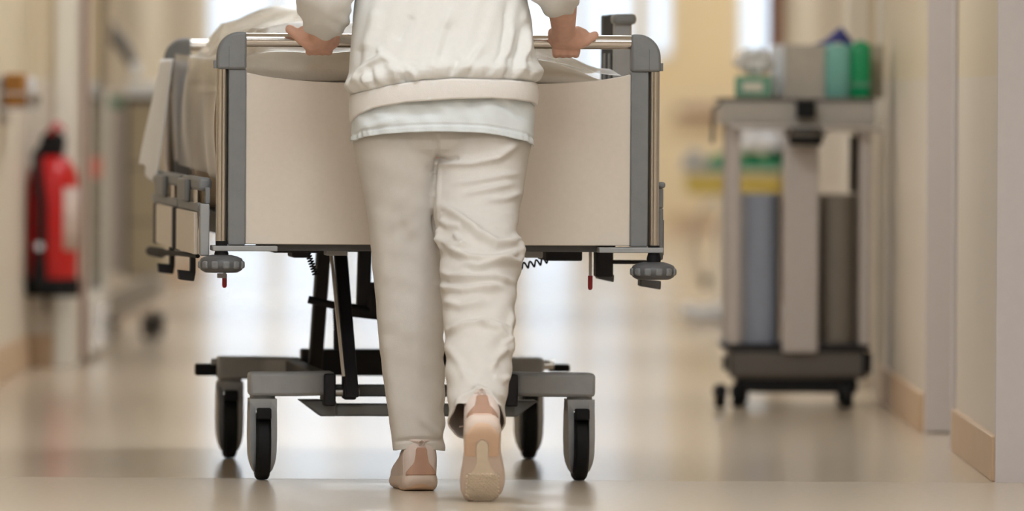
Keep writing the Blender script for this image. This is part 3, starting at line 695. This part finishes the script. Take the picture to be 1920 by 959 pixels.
# ---- sleeves (puffy, gathered at the cuff)
def sleeve(path):
    pts = [P(*p[:3]) for p in path]; rs = [p[3] for p in path]
    N = 70; t = np.linspace(0, len(pts) - 1, N); idx = range(len(pts))
    sp = [Vector([float(np.interp(q, idx, [p[k] for p in pts])) for k in range(3)]) for q in t]
    for _ in range(14): sp = [sp[0]] + [(sp[i - 1] + sp[i] * 2 + sp[i + 1]) / 4 for i in range(1, N - 1)] + [sp[-1]]
    rr = [float(np.interp(q, idx, rs)) for q in t]
    for _ in range(6): rr = [rr[0]] + [(rr[i - 1] + rr[i] * 2 + rr[i + 1]) / 4 for i in range(1, N - 1)] + [rr[-1]]
    m = MB().tube([tuple(p) for p in sp], rr, 64)
    me = bpy.data.meshes.new('s'); me.from_pydata(m.v, [], m.f); bm = bmesh.new(); bm.from_mesh(me); bmesh.ops.recalc_face_normals(bm, faces=bm.faces); bm.to_mesh(me); bm.free()
    displace(me, [], lambda px, py, no, co: .003 * np.sin(px * .09 + py * .12) + .002 * np.sin(py * .25 - px * .11))
    return mesh_obj('sleeve', me, 'sweat_cotton', swo)
sleeve([(700, -345, 18.87, .062), (655, -250, 18.78, .066), (625, -120, 18.67, .066), (610, -28, 18.62, .064), (609, 5, 18.70, .063), (609, 26, 18.79, .056), (608, 38, 18.86, .043), (608, 42, 18.885, .036)])
sleeve([(955, -345, 18.87, .062), (995, -250, 18.78, .066), (1020, -130, 18.69, .064), (1036, -45, 18.64, .061), (1040, -28, 18.70, .060), (1046, -12, 18.78, .053), (1053, 0, 18.85, .042), (1055, 4, 18.875, .036)])
# ---- body with both hands, one skin
bdm = MB()
lc = lambda rows, ys, r: [(P((float(np.interp(y, [q[0] for q in rows], [q[1] for q in rows])) + float(np.interp(y, [q[0] for q in rows], [q[2] for q in rows]))) / 2, y, float(np.interp(y, [q[0] for q in rows], [q[3] for q in rows]))), rr) for y, rr in zip(ys, r)]
bdm.chain(lc(Lrows, [255, 350, 450, 560, 700, 800], [.055, .052, .045, .042, .036, .033]) + [(P(787, 858, 18.815), .032), (P(787, 888, 18.815), .024)])
bdm.chain(lc(Rrows, [255, 350, 450, 520, 620, 720], [.055, .05, .045, .042, .04, .034]) + [(P(898, 780, 18.225), .030)])
bdm.chain([(P(870, 240, 18.76), .095), (P(770, 240, 18.76), .095)]); bdm.chain([(P(790, 230, 18.76), .09), (P(795, 40, 18.79), .085), (P(790, -200, 18.85), .095)])
bdm.chain([(P(855, 230, 18.76), .09), (P(855, 40, 18.79), .085), (P(860, -200, 18.85), .095)]); bdm.chain([(P(700, -350, 18.88), .05), (P(828, -375, 18.89), .06), (P(955, -350, 18.88), .05)])
bdm.chain([(P(828, -380, 18.89), .055), (P(828, -470, 18.92), .05), (P(828, -545, 18.95), .072), (P(828, -595, 18.95), .082)])
bdm.capsule(P(828, -540, 19.02), .013, P(828, -552, 19.04), .015); bdm.capsule(P(828, -500, 19.0), .03, P(828, -505, 19.01), .03)
for s in (-1, 1): bdm.capsule(P(828 + s * 66, -545, 18.95), .012, P(828 + s * 69, -562, 18.945), .014)
bdm.chain([(P(690, -340, 18.87), .042), (P(615, -40, 18.62), .036), (P(607, 45, 18.84), .033), (P(606, 60, 18.885), .029)])
bdm.chain([(P(965, -340, 18.87), .042), (P(1036, -50, 18.64), .036), (P(1054, 10, 18.84), .034), (P(1056, 44, 18.905), .0285)])
def hand(cap, palm, thumb, fx, ky, off, yr, lens):
    for a, b in palm:
        bdm.capsule(P(a[0], a[1], a[2] + off), a[3], P(b[0], b[1], b[2] + off), b[3])
    bdm.chain([(P(t[0], t[1], t[2] + off), t[3]) for t in thumb])
    for x, L, k in zip(fx, lens, ky):
        c = 19.03 + off
        pts = [(x, yr + 6 + k, c - .030, .0105), (x, yr + 15 + k * .5, c - .026, .0100), (x - .3, yr + 20.5, c - .006, .0088), (x - .5, yr + 17.5, c + .017, .0082), (x - .7, yr + 19 - 14 * L, c + .0265, .0078), (x - .8, yr + 19 - 25 * L, c + .025, .0070)]
        bdm.chain([(P(p[0], p[1], p[2]), p[3]) for p in pts])
# hand on the viewer's right: palm forward, thumb outward along the rail, fingers under it
hand(None, [((1056, 44, 18.905, .0285), (1056, 62, 18.955, .026)), ((1056, 62, 18.955, .026), (1046, 76, 18.982, .0185)), ((1056, 62, 18.955, .026), (1074, 76, 18.978, .020)), ((1046, 78, 18.982, .0165), (1080, 80, 18.982, .0165)), ((1037, 62, 18.985, .0125), (1038, 76, 18.990, .0125)), ((1082, 60, 18.975, .014), (1094, 64, 18.985, .0125))],
     [(1070, 66, 18.965, .022), (1086, 80, 18.978, .0155), (1098, 77, 18.986, .0125), (1107, 71, 18.990, .0108), (1115, 66, 18.994, .0098)], [1043, 1055.5, 1068, 1080], [0, 2, 2, 0], 0.0, 82, [.8, 1, 1.05, .95])
hand(None, [((606, 60, 18.925, .029), (603, 72, 18.965, .026)), ((603, 72, 18.965, .026), (618, 80, 18.985, .0185)), ((603, 72, 18.965, .026), (586, 80, 18.978, .021)), ((580, 82, 18.982, .0165), (616, 82, 18.984, .0165)), ((628, 72, 18.988, .0125), (626, 80, 18.990, .0125)), ((570, 58, 18.975, .0125), (580, 64, 18.975, .0145))],
     [(590, 74, 18.965, .021), (570, 74, 18.972, .0165), (560, 66, 18.978, .0145), (551, 60, 18.984, .0125), (544, 55, 18.988, .0115)], [580, 592.5, 605, 617], [0, 2, 2, 0], -.054, 77, [.95, 1.05, 1, .8])
bme = remesh(bdm, .0034, 3, .5)
body = mesh_obj('body', bme, 'skin', person)
# hair (bun) above the frame
hb = MB(); hb.capsule(P(828, -560, 18.935), .088, P(828, -600, 18.94), .09); hb.capsule(P(828, -575, 18.86), .04, P(828, -600, 18.86), .042)
hme = remesh(hb, .006, 4); mesh_obj('hair', hme, 'hair', body)
# ---- shoes
def shoe():
    ys = [0, .004, .012, .026, .05, .085, .12, .155, .185, .21, .23, .243, .2495]
    hw = [.020, .029, .0355, .0392, .0395, .038, .042, .0465, .0475, .044, .036, .024, .012]
    cx = [0, 0, 0, 0, 0, .001, .003, .004, .004, .003, .001, -.001, -.002]
    zb = [.024, .016, .008, .0025, 0, 0, 0, 0, 0, .001, .004, .008, .011]
    zt = [.034, .036, .037, .036, .034, .031, .029, .027, .026, .026, .027, .028, .028]
    yy = np.concatenate([np.linspace(0, .03, 9), np.linspace(.04, .21, 18), np.linspace(.216, .2495, 9)])
    def I(a, y): return float(np.interp(y, ys, a))
    mid = MB(); rings = []
    for y in yy:
        wv, c, b, t = I(hw, y), I(cx, y), I(zb, y), I(zt, y); h = t - b
        pr = [(-.86, 0), (-.97, .12), (-1.03, .4), (-1.0, .75), (-.94, 1), (.94, 1), (1.0, .75), (1.03, .4), (.97, .12), (.86, 0)]
        rings.append([(c + p * wv, y, b + q * h) for p, q in pr])
    mid.loft(rings)
    ht = [.060, .074, .080, .083, .080, .078, .070, .058, .046, .040, .036, .030, .026]
    up = MB(); rings = []
    for y in yy:
        if y > .247: continue
        y2 = y + .003 if y < .02 else y; wv, c, t = I(hw, y) * .95, I(cx, y), I(zt, y) - .004; h = I(ht, y)
        r = []
        for k in range(21):
            a = math.pi * k / 20; ca, sa = math.cos(a), math.sin(a); e = 2.9 if y < .1 else 2.4
            nar = 1 + .13 * math.sin(2 * min(a, math.pi - a)) - .05 * sa ** 2 if y < .12 else 1
            r.append((c - wv * nar * math.copysign(abs(ca) ** (2 / e), ca), y2, t + h * abs(sa) ** (2 / e)))
        rings.append(r + [(c, y2, t - .002)])
    up.loft(rings)
    u = up.build('shoe', 'shoe_fabric', None, smooth=50)
    mid.build('midsole', 'shoe_foam', u, smooth=50)
    # rose-gold heel patch wrapped round the back
    def patch(a, v):
        wv = .0355 * (1 - v) ** 1.6 * .0 + np.interp(v, [0, .12, .3, .45, .7, .92, 1], [.0345, .033, .0245, .0165, .0135, .0125, .009])
        x = (2 * a - 1) * float(wv); z = .034 + .062 * v
        back = float(np.interp(abs(x), [0, .010, .021, .0300, .0370, .0410], [.0025, .0025, .003, .007, .015, .029])) - .0030 + .003 * v
        return (x, back, z)
    MB().grid(patch, 25, 25).build('heel_patch', 'rose_gold', u, solid=.0025, smooth=80)
    # pull loop
    MB().tube([(-.004, .004, .100), (-.006, 0, .108), (0, -.002, .112), (.006, 0, .108), (.004, .004, .100)], .0016, 6).build('pull_loop', 'shoe_fabric', u)
    # collar lining
    MB().tube([(.030 * math.sin(a), .046 - .040 * math.cos(a), .112 - .003 * math.cos(a)) for a in np.linspace(0, 2 * math.pi, 25)], .004, 8).build('collar', 'shoe_fabric', u)
    # outsole pieces under the midsole
    def strip(fn, n=30):
        top = [fn(i / (n - 1)) for i in range(n)]
        m = MB(); vs = []; fs = []
        for xl, xr, y, b in top: vs += [(xl, y, b - .0016), (xr, y, b - .0016), (xr, y, b + .002), (xl, y, b + .002)]
        for k in range(n - 1):
            for i in range(4): j = (i + 1) % 4; fs.append((k * 4 + i, k * 4 + j, k * 4 + 4 + j, k * 4 + 4 + i))
        fs += [(3, 2, 1, 0), tuple(range(4 * n - 4, 4 * n))]
        return m.add(vs, fs)
    def central(t):
        y = .045 + .19 * t
        wv = float(np.interp(y, [.045, .05, .06, .085, .105, .13, .16, .20, .225, .235], [.004, .009, .0125, .0125, .012, .018, .034, .036, .028, .016])); c = I(cx, y)
        return (c - wv, c + wv, y, I(zb, y))
    strip(central).build('outsole', 'shoe_outsole', u, smooth=40)
    # peach horseshoe round the heel
    hs = MB(); n = 44; nr = 7; vs = []; fs = []
    for lay in (-.0022, .002):
        for i in range(n):
            t = i / (n - 1) * 2 - 1
            if abs(t) > .55:
                k = (abs(t) - .55) / .45; sg = -1 if t < 0 else 1
                o = (sg * .0375, .04 + k * .052); n_ = (sg * .015, .055 + k * .037)
            else:
                th = t / .55 * math.pi / 2; o = (math.sin(th) * .0375, .04 - math.cos(th) * .0392); n_ = (math.sin(th) * .015, .056 - math.cos(th) * .016)
            for r in range(nr):
                f = r / (nr - 1); x = o[0] + (n_[0] - o[0]) * f; y = o[1] + (n_[1] - o[1]) * f
                vs.append((x, y, I(zb, max(y, 0)) + (.004 * (1 - f * 6) if f < 1 / 6 else 0) + lay))
    for i in range(n - 1):
        for r in range(nr - 1):
            a = i * nr + r; fs.append((a, a + 1, a + nr + 1, a + nr)); a += n * nr; fs.append((a, a + nr, a + nr + 1, a + 1))
    for i in range(n - 1):
        for r in (0, nr - 1):
            a = i * nr + r; fs.append((a, a + nr, a + nr + n * nr, a + n * nr))
    hs.add(vs, fs).build('heel_tread', 'shoe_peach', u, smooth=50)
    # lattice of small lugs on the forefoot
    tr = MB()
    for i in range(16):
        y = .146 + i * .0058
        wv = float(np.interp(y, [.14, .2, .225, .24], [.034, .038, .030, .012]))
        for k in range(-5, 6):
            x = .004 + k * .0094 + (.0047 if i % 2 else 0)
            if abs(x - .004) > wv: continue
            z = I(zb, y) - .0012; sx_ = -.0008
            tr.add([(x - .0042, y + sx_, z), (x, y - .0026, z), (x + .0042, y - sx_, z), (x, y + .0026, z), (x - .0036, y + sx_, z - .0028), (x, y - .0021, z - .0028), (x + .0036, y - sx_, z - .0028), (x, y + .0021, z - .0028)],
                   [(4, 5, 6, 7), (0, 1, 5, 4), (1, 2, 6, 5), (2, 3, 7, 6), (3, 0, 4, 7)])
    to = tr.build('tread', 'shoe_outsole', u, smooth=0); to['kind'] = 'stuff'
    for k in range(4):
        y = .10 + k * .016; h = I(ht, y) + I(zt, y) - .004
        MB().tube([(-.020, y, h - .008), (-.008, y + .004, h + .001), (.008, y + .004, h + .001), (.022, y, h - .008)], .002, 6).build('lace', 'shoe_fabric', u)
    MB().tube([(-.012, .1, .099), (-.028, .096, .096), (-.046, .09, .086)], .0016, 6).build('lace', 'shoe_fabric', u)
    u.parent = person
    return u
s1 = shoe()
p = P(790, 921, 18.735); s1.location = Vector((p.x, 18.735, .002)) - PO; s1.rotation_euler = (0, 0, math.radians(9))
s2 = copy_tree(s1, person)
PITCH = math.radians(47)
s2.rotation_euler = (-PITCH, math.radians(0), math.radians(2))
toe = P(900, 941, 18.29)
R_ = s2.rotation_euler.to_matrix(); tl = R_ @ Vector((0, .232, .004))
s2.location = Vector((toe.x, 18.29, .003)) - tl - PO

# ================================================================== FIRE EXTINGUISHER
ex = empty('fire_extinguisher', (0, 0, 0)); tag(ex, 'red fire extinguisher with black hose and foot ring hung on the left pier', 'fire extinguisher')
c = P(96, 556, 27.16); cx_, cy_ = c.x + .003, 27.165; z0 = c.z; ex.location = (cx_, cy_, z0)
zt_ = P(96, 250, 27.16).z - z0
MB().lathe([(0, .05), (.078, .05), (.082, .06), (.082, zt_ - .16), (.076, zt_ - .12), (.055, zt_ - .085), (.03, zt_ - .07), (.024, zt_ - .04), (0, zt_ - .04)], n=36).build('cylinder', 'ext_red', ex)
MB().lathe([(.06, 0), (.086, 0), (.088, .055), (.08, .06), (.06, .06)], n=36).build('foot_ring', 'rubber_black', ex)
MB().lathe([(0, zt_ - .06), (.036, zt_ - .075), (.042, zt_ - .015), (.022, zt_ + .005), (0, zt_ + .005)], n=20).build('valve_head', 'rubber_black', ex)
MB().tube([(-.01, 0, zt_ - .01), (.0, -.03, zt_ + .01), (.012, -.06, zt_ + .03)], [.014, .013, .011], 10).build('squeeze_lever', 'ext_red', ex)
MB().tube([(-.03, 0, zt_ - .02), (.02, 0, zt_ + .03), (.035, 0, zt_ + .005)], .009, 8).build('carry_handle', 'ext_red', ex)
MB().tube([(-.02, -.02, zt_ - .03), (-.05, -.05, zt_ - .07), (-.040, -.090, zt_ - .18), (-.032, -.1, .30), (-.030, -.1, .16)], .0155, 12).build('hose', 'rubber_black', ex)
MB().tube([(-.035, -.096, .18), (-.036, -.098, .07), (-.036, -.098, .03)], [.012, .024, .024], 14).build('nozzle', 'rubber_black', ex)
MB().tube([(-.036, -.098, .16), (-.036, -.118, .162)], .012, 12).build('gauge', 'plastic_white', ex)
MB().tube([(-.02, 0, 0.0), (-.02, 0, -.05)], .007, 8).build('retainer_pin', 'cart_dark', ex)
lb = MB(); 
lb.grid(lambda u, v: (.0832 * math.sin(math.radians(28 + 66 * u)), -.0832 * math.cos(math.radians(28 + 66 * u)), .15 + .2 * v), 12, 3).build('label_sheet', 'ext_label', ex, solid=.0008)
B((-.05, .03, .2), (.05, .112, .24)).build('wall_bracket', 'rubber_black', ex)
B((-1.361, 28.1, .60), (-1.353, 28.75, .67)).build('red_sign', 'ext_red', gd, .001)

# ================================================================== WALL RACK
rk = empty('wire_rack', (-1.52, 25.85, .835)); tag(rk, 'wire rack with small supplies fixed to the left wall', 'rack')
for z in (0, .045): MB().tube([(0, -.2, z), (.1, -.2, z), (.1, .25, z), (0, .25, z)], .005, 8).build('wire_loop', 'steel_brushed', rk)
for k in range(7): MB().tube([(0, -.17 + k * .06, 0), (.1, -.17 + k * .06, 0), (.1, -.17 + k * .06, .045)], .0025, 6).build('wire', 'steel_brushed', rk)
B((.088, -.18, .003), (.094, .1, .055)).build('front_plate', 'cart_light', rk, .002)
B((-.004, -.22, -.05), (.004, .27, .10)).build('back_plate', 'cart_light', rk, .002)
bxo = B((.012, -.19, .006), (.072, -.02, .106)).build('supply_box', 'box_brown', None, .006); bxo.location = rk.location; tag(bxo, 'brown box standing in the wire rack on the left wall', 'box')
bwo = B((.02, .03, .006), (.085, .2, .095)).build('supply_box', 'plastic_white', None, .006); bwo.location = rk.location; tag(bwo, 'white box standing in the wire rack beside the brown one', 'box')

# ================================================================== GREY CART (left, behind the glass door)
ct = empty('equipment_cart', (-1.27, 30.6, 0)); tag(ct, 'grey equipment cart with slanted handle parked by the left wall', 'cart')
MB().prism([(-.16, .15), (.03, .24), (.05, .20), (.05, .155), (-.12, .07), (-.16, .07)], -.15, .55).build('base', 'cart_grey', ct, .01)
B((-.19, -.08, .24), (-.085, .5, .83)).build('cabinet', 'cart_light', ct, .008)
B((-.08, -.08, .22), (.055, .5, .85)).build('cabinet', 'cart_beige', ct, .008)
for z in (.42, .62): B((-.078, -.083, z), (.05, -.079, z + .006)).build('drawer_gap', 'cart_dark', ct)
B((-.086, -.09, .22), (-.074, .5, .86)).build('edge_profile', 'cart_dark', ct, .003)
B((-.085, -.1, .875), (.06, .5, .925)).build('top_tray', 'plastic_white', ct, .008)
B((-.085, -.08, .85), (.055, .5, .875)).build('top_deck', 'cart_dark', ct, .003)
MB().tube([(-.175, .1, 1.13), (-.16, .05, 1.12), (-.10, .0, 1.06), (-.055, -.03, .985)], [.024, .03, .027, .018], 12).build('handle', 'cart_dark', ct)
MB().capsule((-.052, -.05, .965), .017, (-.052, -.05, .985), .017).build('handle_knob', 'plastic_white', ct)
MB().tube([(-.175, .1, .83), (-.175, .1, 1.13)], .016, 10).build('handle_post', 'cart_grey', ct)
for x, y in ((-.005, -.12), (.035, .1), (-.005, .5), (-.15, .5)):
    ca = MB().lathe([(0, -.012), (.030, -.012), (.034, 0), (.030, .012), (0, .012)], (x, y, .034), 20, 'x').build('caster', 'rubber_black', ct)
    B((x - .018, y - .015, .03), (x + .018, y + .03, .09)).build('fork', 'cart_dark', ca, .006)
gb = B((-.16, 0, 0), (-.1, .12, .045)).build('supply_box', 'pale_green', None, .005); gb.location = (-1.275, 30.74, .832); tag(gb, 'pale green box on top of the grey cart', 'box')

# ================================================================== UTILITY TROLLEY (right)
D = 24.0
def TX(px, d=D): return un(px, 500)[0] * d / F
def TZ_(px, py, d=D): return P(px, py, d).z
ut = empty('utility_trolley', (TX(1495), D, 0)); tag(ut, 'grey utility trolley with waste sacks and bottles on top, by the right wall', 'trolley')
tx = lambda px: TX(px) - TX(1495)
tz = lambda py, px=1495: TZ_(px, py)
DB = .42
B((tx(1368), -.0, tz(712)), (tx(1628), DB, tz(655))).build('base_tray', 'cart_dark', ut, .015)
B((tx(1385), .01, tz(738)), (tx(1610), DB - .02, tz(710))).build('base_plate', 'rubber_black', ut, .01)
B((tx(1355), -.01, tz(656)), (tx(1632), DB, tz(646))).build('base_rim', 'chassis_black', ut, .003)
for a, b in ((1362, 1388), (1611, 1632)):
    for y in (-.005, DB - .03): B((tx(a), y, tz(648)), (tx(b), y + .03, tz(188))).build('upright', 'cart_light', ut, .006)
B((tx(1467), -.02, tz(662)), (tx(1534), .02, tz(240))).build('centre_column', 'cart_light', ut, .006)
for nm, a, b, t, m in (('waste_sack', 1390, 1466, 366, 'bag_blue_grey'), ('waste_sack', 1535, 1610, 366, 'bag_taupe')):
    m_ = MB(); x0, x1 = tx(a), tx(b); cxx, wv = (x0 + x1) / 2, (x1 - x0) / 2
    rr = []
    for k in range(14):
        q = k / 13; z = tz(645) + (tz(t) - tz(645)) * q; ring_ = []
        for j in range(28):
            an = 2 * math.pi * j / 28; e = 3.5; ca, sa = math.cos(an), math.sin(an); pl_ = 1 + .02 * math.sin(an * 9 + q * 2) * q
            ring_.append((cxx + wv * pl_ * math.copysign(abs(ca) ** (2 / e), ca), .20 + .17 * pl_ * math.copysign(abs(sa) ** (2 / e), sa), z))
        rr.append(ring_)
    m_.loft(rr).build(nm, m, ut, smooth=60)
tr_ = MB()
B((tx(1350), -.02, tz(236)), (tx(1640), DB, tz(190))).build('top_tray', 'cart_grey', ut, .006)
B((tx(1345), -.025, tz(190)), (tx(1640), DB + .005, tz(184))).build('tray_rim', 'cart_dark', ut, .002)
MB().tube([(tx(1366), -.04, tz(238)), (tx(1652), -.04, tz(241))], .009, 12).build('front_rail', 'steel_brushed', ut)
MB().tube([(tx(1368), .0, tz(188)), (tx(1350), .0, tz(193)), (tx(1336), .0, tz(205)), (tx(1334), .0, tz(270))], .006, 10).build('push_handle', 'cart_dark', ut)
MB().lathe([(0, 0), (.045, 0), (.05, .02), (.042, .05), (0, .05)], (tx(1508), -.07, tz(272)), 24).build('black_holder', 'rubber_black', ut)
B((tx(1490), -.06, tz(222)), (tx(1526), -.02, tz(188))).build('holder_clip', 'rubber_black', ut, .004)
MB().lathe([(.050, -.006), (.058, -.006), (.058, .006), (.050, .006), (.050, -.006)], (tx(1508), -.07, tz(252)), 24).build('holder_ring', 'cart_dark', ut)
B((tx(1598), .2, tz(362)), (tx(1611), .24, tz(255))).build('strut', 'rubber_black', ut, .003)
B((tx(1618), -.02, tz(700)), (tx(1636), .03, tz(660))).build('bumper', 'rubber_black', ut, .006)
B((tx(1356), -.02, tz(695)), (tx(1364), .02, tz(668))).build('bumper', 'rubber_black', ut, .003)
for x, y in ((tx(1352), -.0), (tx(1385), .06), (tx(1590), .0), (tx(1590), DB - .06), (tx(1400), DB - .06)):
    rO = .034 if x < .1 else .038
    ca = MB().lathe([(0, -.016), (rO - .004, -.016), (rO, -.008), (rO, .008), (rO - .004, .016), (0, .016)], (x, y, rO), 22, 'x').build('caster', 'rubber_black', ut)
    ca.rotation_euler = (0, 0, 0)
    B((x - .021, y - .02, rO), (x + .021, y + .02, tz(735) + .012)).build('fork', 'chassis_black', ca, .006)
# things standing on the trolley
ztop = tz(184) + .001
def on_trolley(mb, name, m, px, y, label, cat, bev=.004, **k):
    o = mb.build(name, m, None, bev, **k); o.location = (TX(px), D + y, ztop); return tag(o, label, cat)
S = D / F
gbx = on_trolley(B((-34 * S, -.05, 0), (34 * S, .06, 40 * S)), 'glove_box', 'pale_green', 1412, .1, 'pale green glove box at the left end of the utility trolley top', 'box')
B((-20 * S, -.052, 12 * S), (18 * S, -.049, 28 * S)).build('opening', 'cap_white', gbx)
bn = MB()
def open_box(x0, x1, y0, y1, h, t):
    return MB().box((x0, y0, 0), (x1, y1, t)).box((x0, y0, t), (x0 + t, y1, h)).box((x1 - t, y0, t), (x1, y1, h)).box((x0 + t, y0, t), (x1 - t, y0 + t, h)).box((x0 + t, y1 - t, t), (x1 - t, y1, h))
on_trolley(open_box(-36 * S, 36 * S, -.06, .14, 100 * S, .004), 'clear_bin', 'bin_clear', 1508, .12, 'translucent grey storage bin in the middle of the trolley top', 'bin', 0, fix=False, smooth=0)
def bottle(px, wpx, hpx, m, capm, label, dep, name):
    rings = []
    for z, k in ((0, .92), (3, 1), (hpx * .86, 1), (hpx * .93, .93), (hpx * .965, .7), (hpx * .975, .3)):
        r = []
        for j in range(28):
            an = 2 * math.pi * j / 28; e = 3; ca, sa = math.cos(an), math.sin(an)
            r.append((wpx / 2 * S * k * math.copysign(abs(ca) ** (2 / e), ca), dep * k * math.copysign(abs(sa) ** (2 / e), sa), z * S))
        rings.append(r)
    o = on_trolley(MB().loft(rings), name, m, px, .08, label, 'bottle', 0, smooth=50)
    MB().lathe([(0, hpx * .95 * S), (wpx * .2 * S, hpx * .95 * S), (wpx * .19 * S, hpx * 1.0 * S), (0, hpx * 1.0 * S)], n=16).build('cap', capm, o)
    return o
b1 = bottle(1570, 50, 104, 'teal_bottle', 'cap_white', 'large pale turquoise bottle with white cap on the trolley', .035, 'bottle')
b2 = bottle(1613, 40, 108, 'green_bottle', 'green_bottle', 'bright green bottle at the right end of the trolley top', .03, 'bottle')
B((-20.6 * S, -.031, 22 * S), (20.6 * S, .031, 28 * S)).build('label_band', 'pale_green', b2, .002)
def cloth(fn, name, m, px, y, label, cat):
    return on_trolley(MB().grid(fn, 30, 30), name, m, px, y, label, cat, 0, solid=.006, smooth=80)
def nav(u, v):
    x = (u - .5); y = (v - .5)
    h = max(0, 1 - abs(x - .18) / (.62 if x < .18 else .36)) * 34 * max(0, 1 - (2 * abs(y)) ** 3) + 2 * math.sin(u * 9 + v * 4)
    return (x * 76 * S, y * .12, (100 + h) * S)
nvo = cloth(nav, 'folded_cloth', 'cloth_navy', 1566, .2, 'navy blue cloth heaped on the bin behind the bottles', 'cloth')
def wrap(u, v):
    a = 2 * math.pi * u; k = math.sin(math.pi * (.03 + .94 * v)) ** .7
    r = (1 + .18 * math.sin(a * 5 + v * 7) + .12 * math.sin(a * 9 - v * 5)) * k
    return (33 * S * r * math.cos(a), .05 * r * math.sin(a), (41 + 48 * v * (1 + .15 * math.sin(a * 3))) * S)
on_trolley(MB().grid(wrap, 36, 20, True), 'wrapped_supplies', 'bag_clear', 1414, .1, 'clear crumpled bag lying on the pale green glove box', 'bag', 0, smooth=60)
pc = on_trolley(B((-16 * S, 0, 0), (18 * S, .04, 100 * S)), 'paper_sheaf', 'sheet_white', 1462, .22, 'white paper packs standing beside the clear bin', 'paper pack')
on_trolley(open_box(-14 * S, 18 * S, -.03, .08, 100 * S, .004), 'side_box', 'cart_beige', 1643, .2, 'grey green box at the right back corner of the trolley', 'box', 0, fix=False, smooth=0).location.x = TX(1642)

# ================================================================== LINEN STAND (behind the trolley)
D2 = 33.2; S2 = D2 / F
lsd = empty('linen_stand', (TX(1372, D2), D2, 0)); tag(lsd, 'wheeled linen stand with yellow rim behind the utility trolley', 'linen stand')
lx = lambda px: TX(px, D2) - TX(1372, D2); lz = lambda py: TZ_(1372, py, D2)
B((lx(1286), -.2, lz(365)), (lx(1466), .25, lz(322))).build('yellow_tray', 'tray_yellow', lsd, .02)
B((lx(1285), -.21, lz(327)), (lx(1467), .26, lz(318))).build('tray_rim', 'cap_white', lsd, .008)
MB().tube([(lx(1340), -.2, lz(372)), (lx(1318), -.2, lz(385)), (lx(1300), -.2, lz(420)), (lx(1297), -.2, lz(470)), (lx(1312), -.2, lz(520))], .008, 10).build('bent_tube', 'steel_brushed', lsd)
MB().tube([(lx(1345), -.2, lz(370)), (lx(1342), -.2, lz(590))], .012, 10).build('post', 'cap_white', lsd)
MB().tube([(lx(1440), .2, lz(370)), (lx(1440), .2, lz(590))], .012, 10).build('post', 'cap_white', lsd)
MB().capsule((lx(1320), -.2, lz(530)), .018, (lx(1320), -.2, lz(522)), .018).build('knob', 'rubber_black', lsd)
MB().tube([(lx(1275), -.25, .06), (lx(1300), -.25, .045), (lx(1342), -.2, .04), (lx(1400), 0, .04), (lx(1450), .2, .04)], [.022, .03, .032, .03, .03], 12).build('curved_foot', 'plastic_white', lsd)
MB().tube([(lx(1342), .25, .04), (lx(1400), .05, .04), (lx(1450), -.2, .04)], .03, 12).build('curved_foot', 'plastic_white', lsd)
for x, y in ((1300, -.25), (1450, -.2), (1450, .2), (1342, .25)):
    MB().lathe([(0, -.012), (.018, -.012), (.018, .012), (0, .012)], (lx(x), y, .019), 14, 'x').build('caster', 'cart_grey', lsd)
def heap2(wpx, hpx, dep, seed):
    def fn(u, v):
        x = (u - .5) * wpx; y = (v - .5) * dep; e = max(0, 1 - abs(2 * u - 1) ** 4) ** .5 * max(0, 1 - abs(2 * v - 1) ** 4) ** .5
        return (x * S2, y, hpx * S2 * e * (.8 + .25 * math.sin(u * 11 + seed) * math.cos(v * 7 + seed)))
    return MB().grid(fn, 30, 20)
for px, wpx, hpx, z, y, m, nm, lab, cat in ((1396, 136, 30, lz(317), 0, 'cloth_green', 'green_cloth', 'green folded cloth on the yellow linen stand', 'cloth'), (1300, 40, 34, lz(318), -.1, 'bag_clear', 'clear_bag', 'clear plastic bag at the left end of the linen stand', 'bag'), (1425, 80, 40, lz(278), .05, 'sheet_white', 'white_linen', 'white linen lying on the green cloth of the linen stand', 'linen')):
    o = heap2(wpx, hpx, .36 if wpx > 70 else .2, px).build(nm, m, None, solid=.01, smooth=70); o.location = (TX(px, D2), D2 + y, z); tag(o, lab, cat)
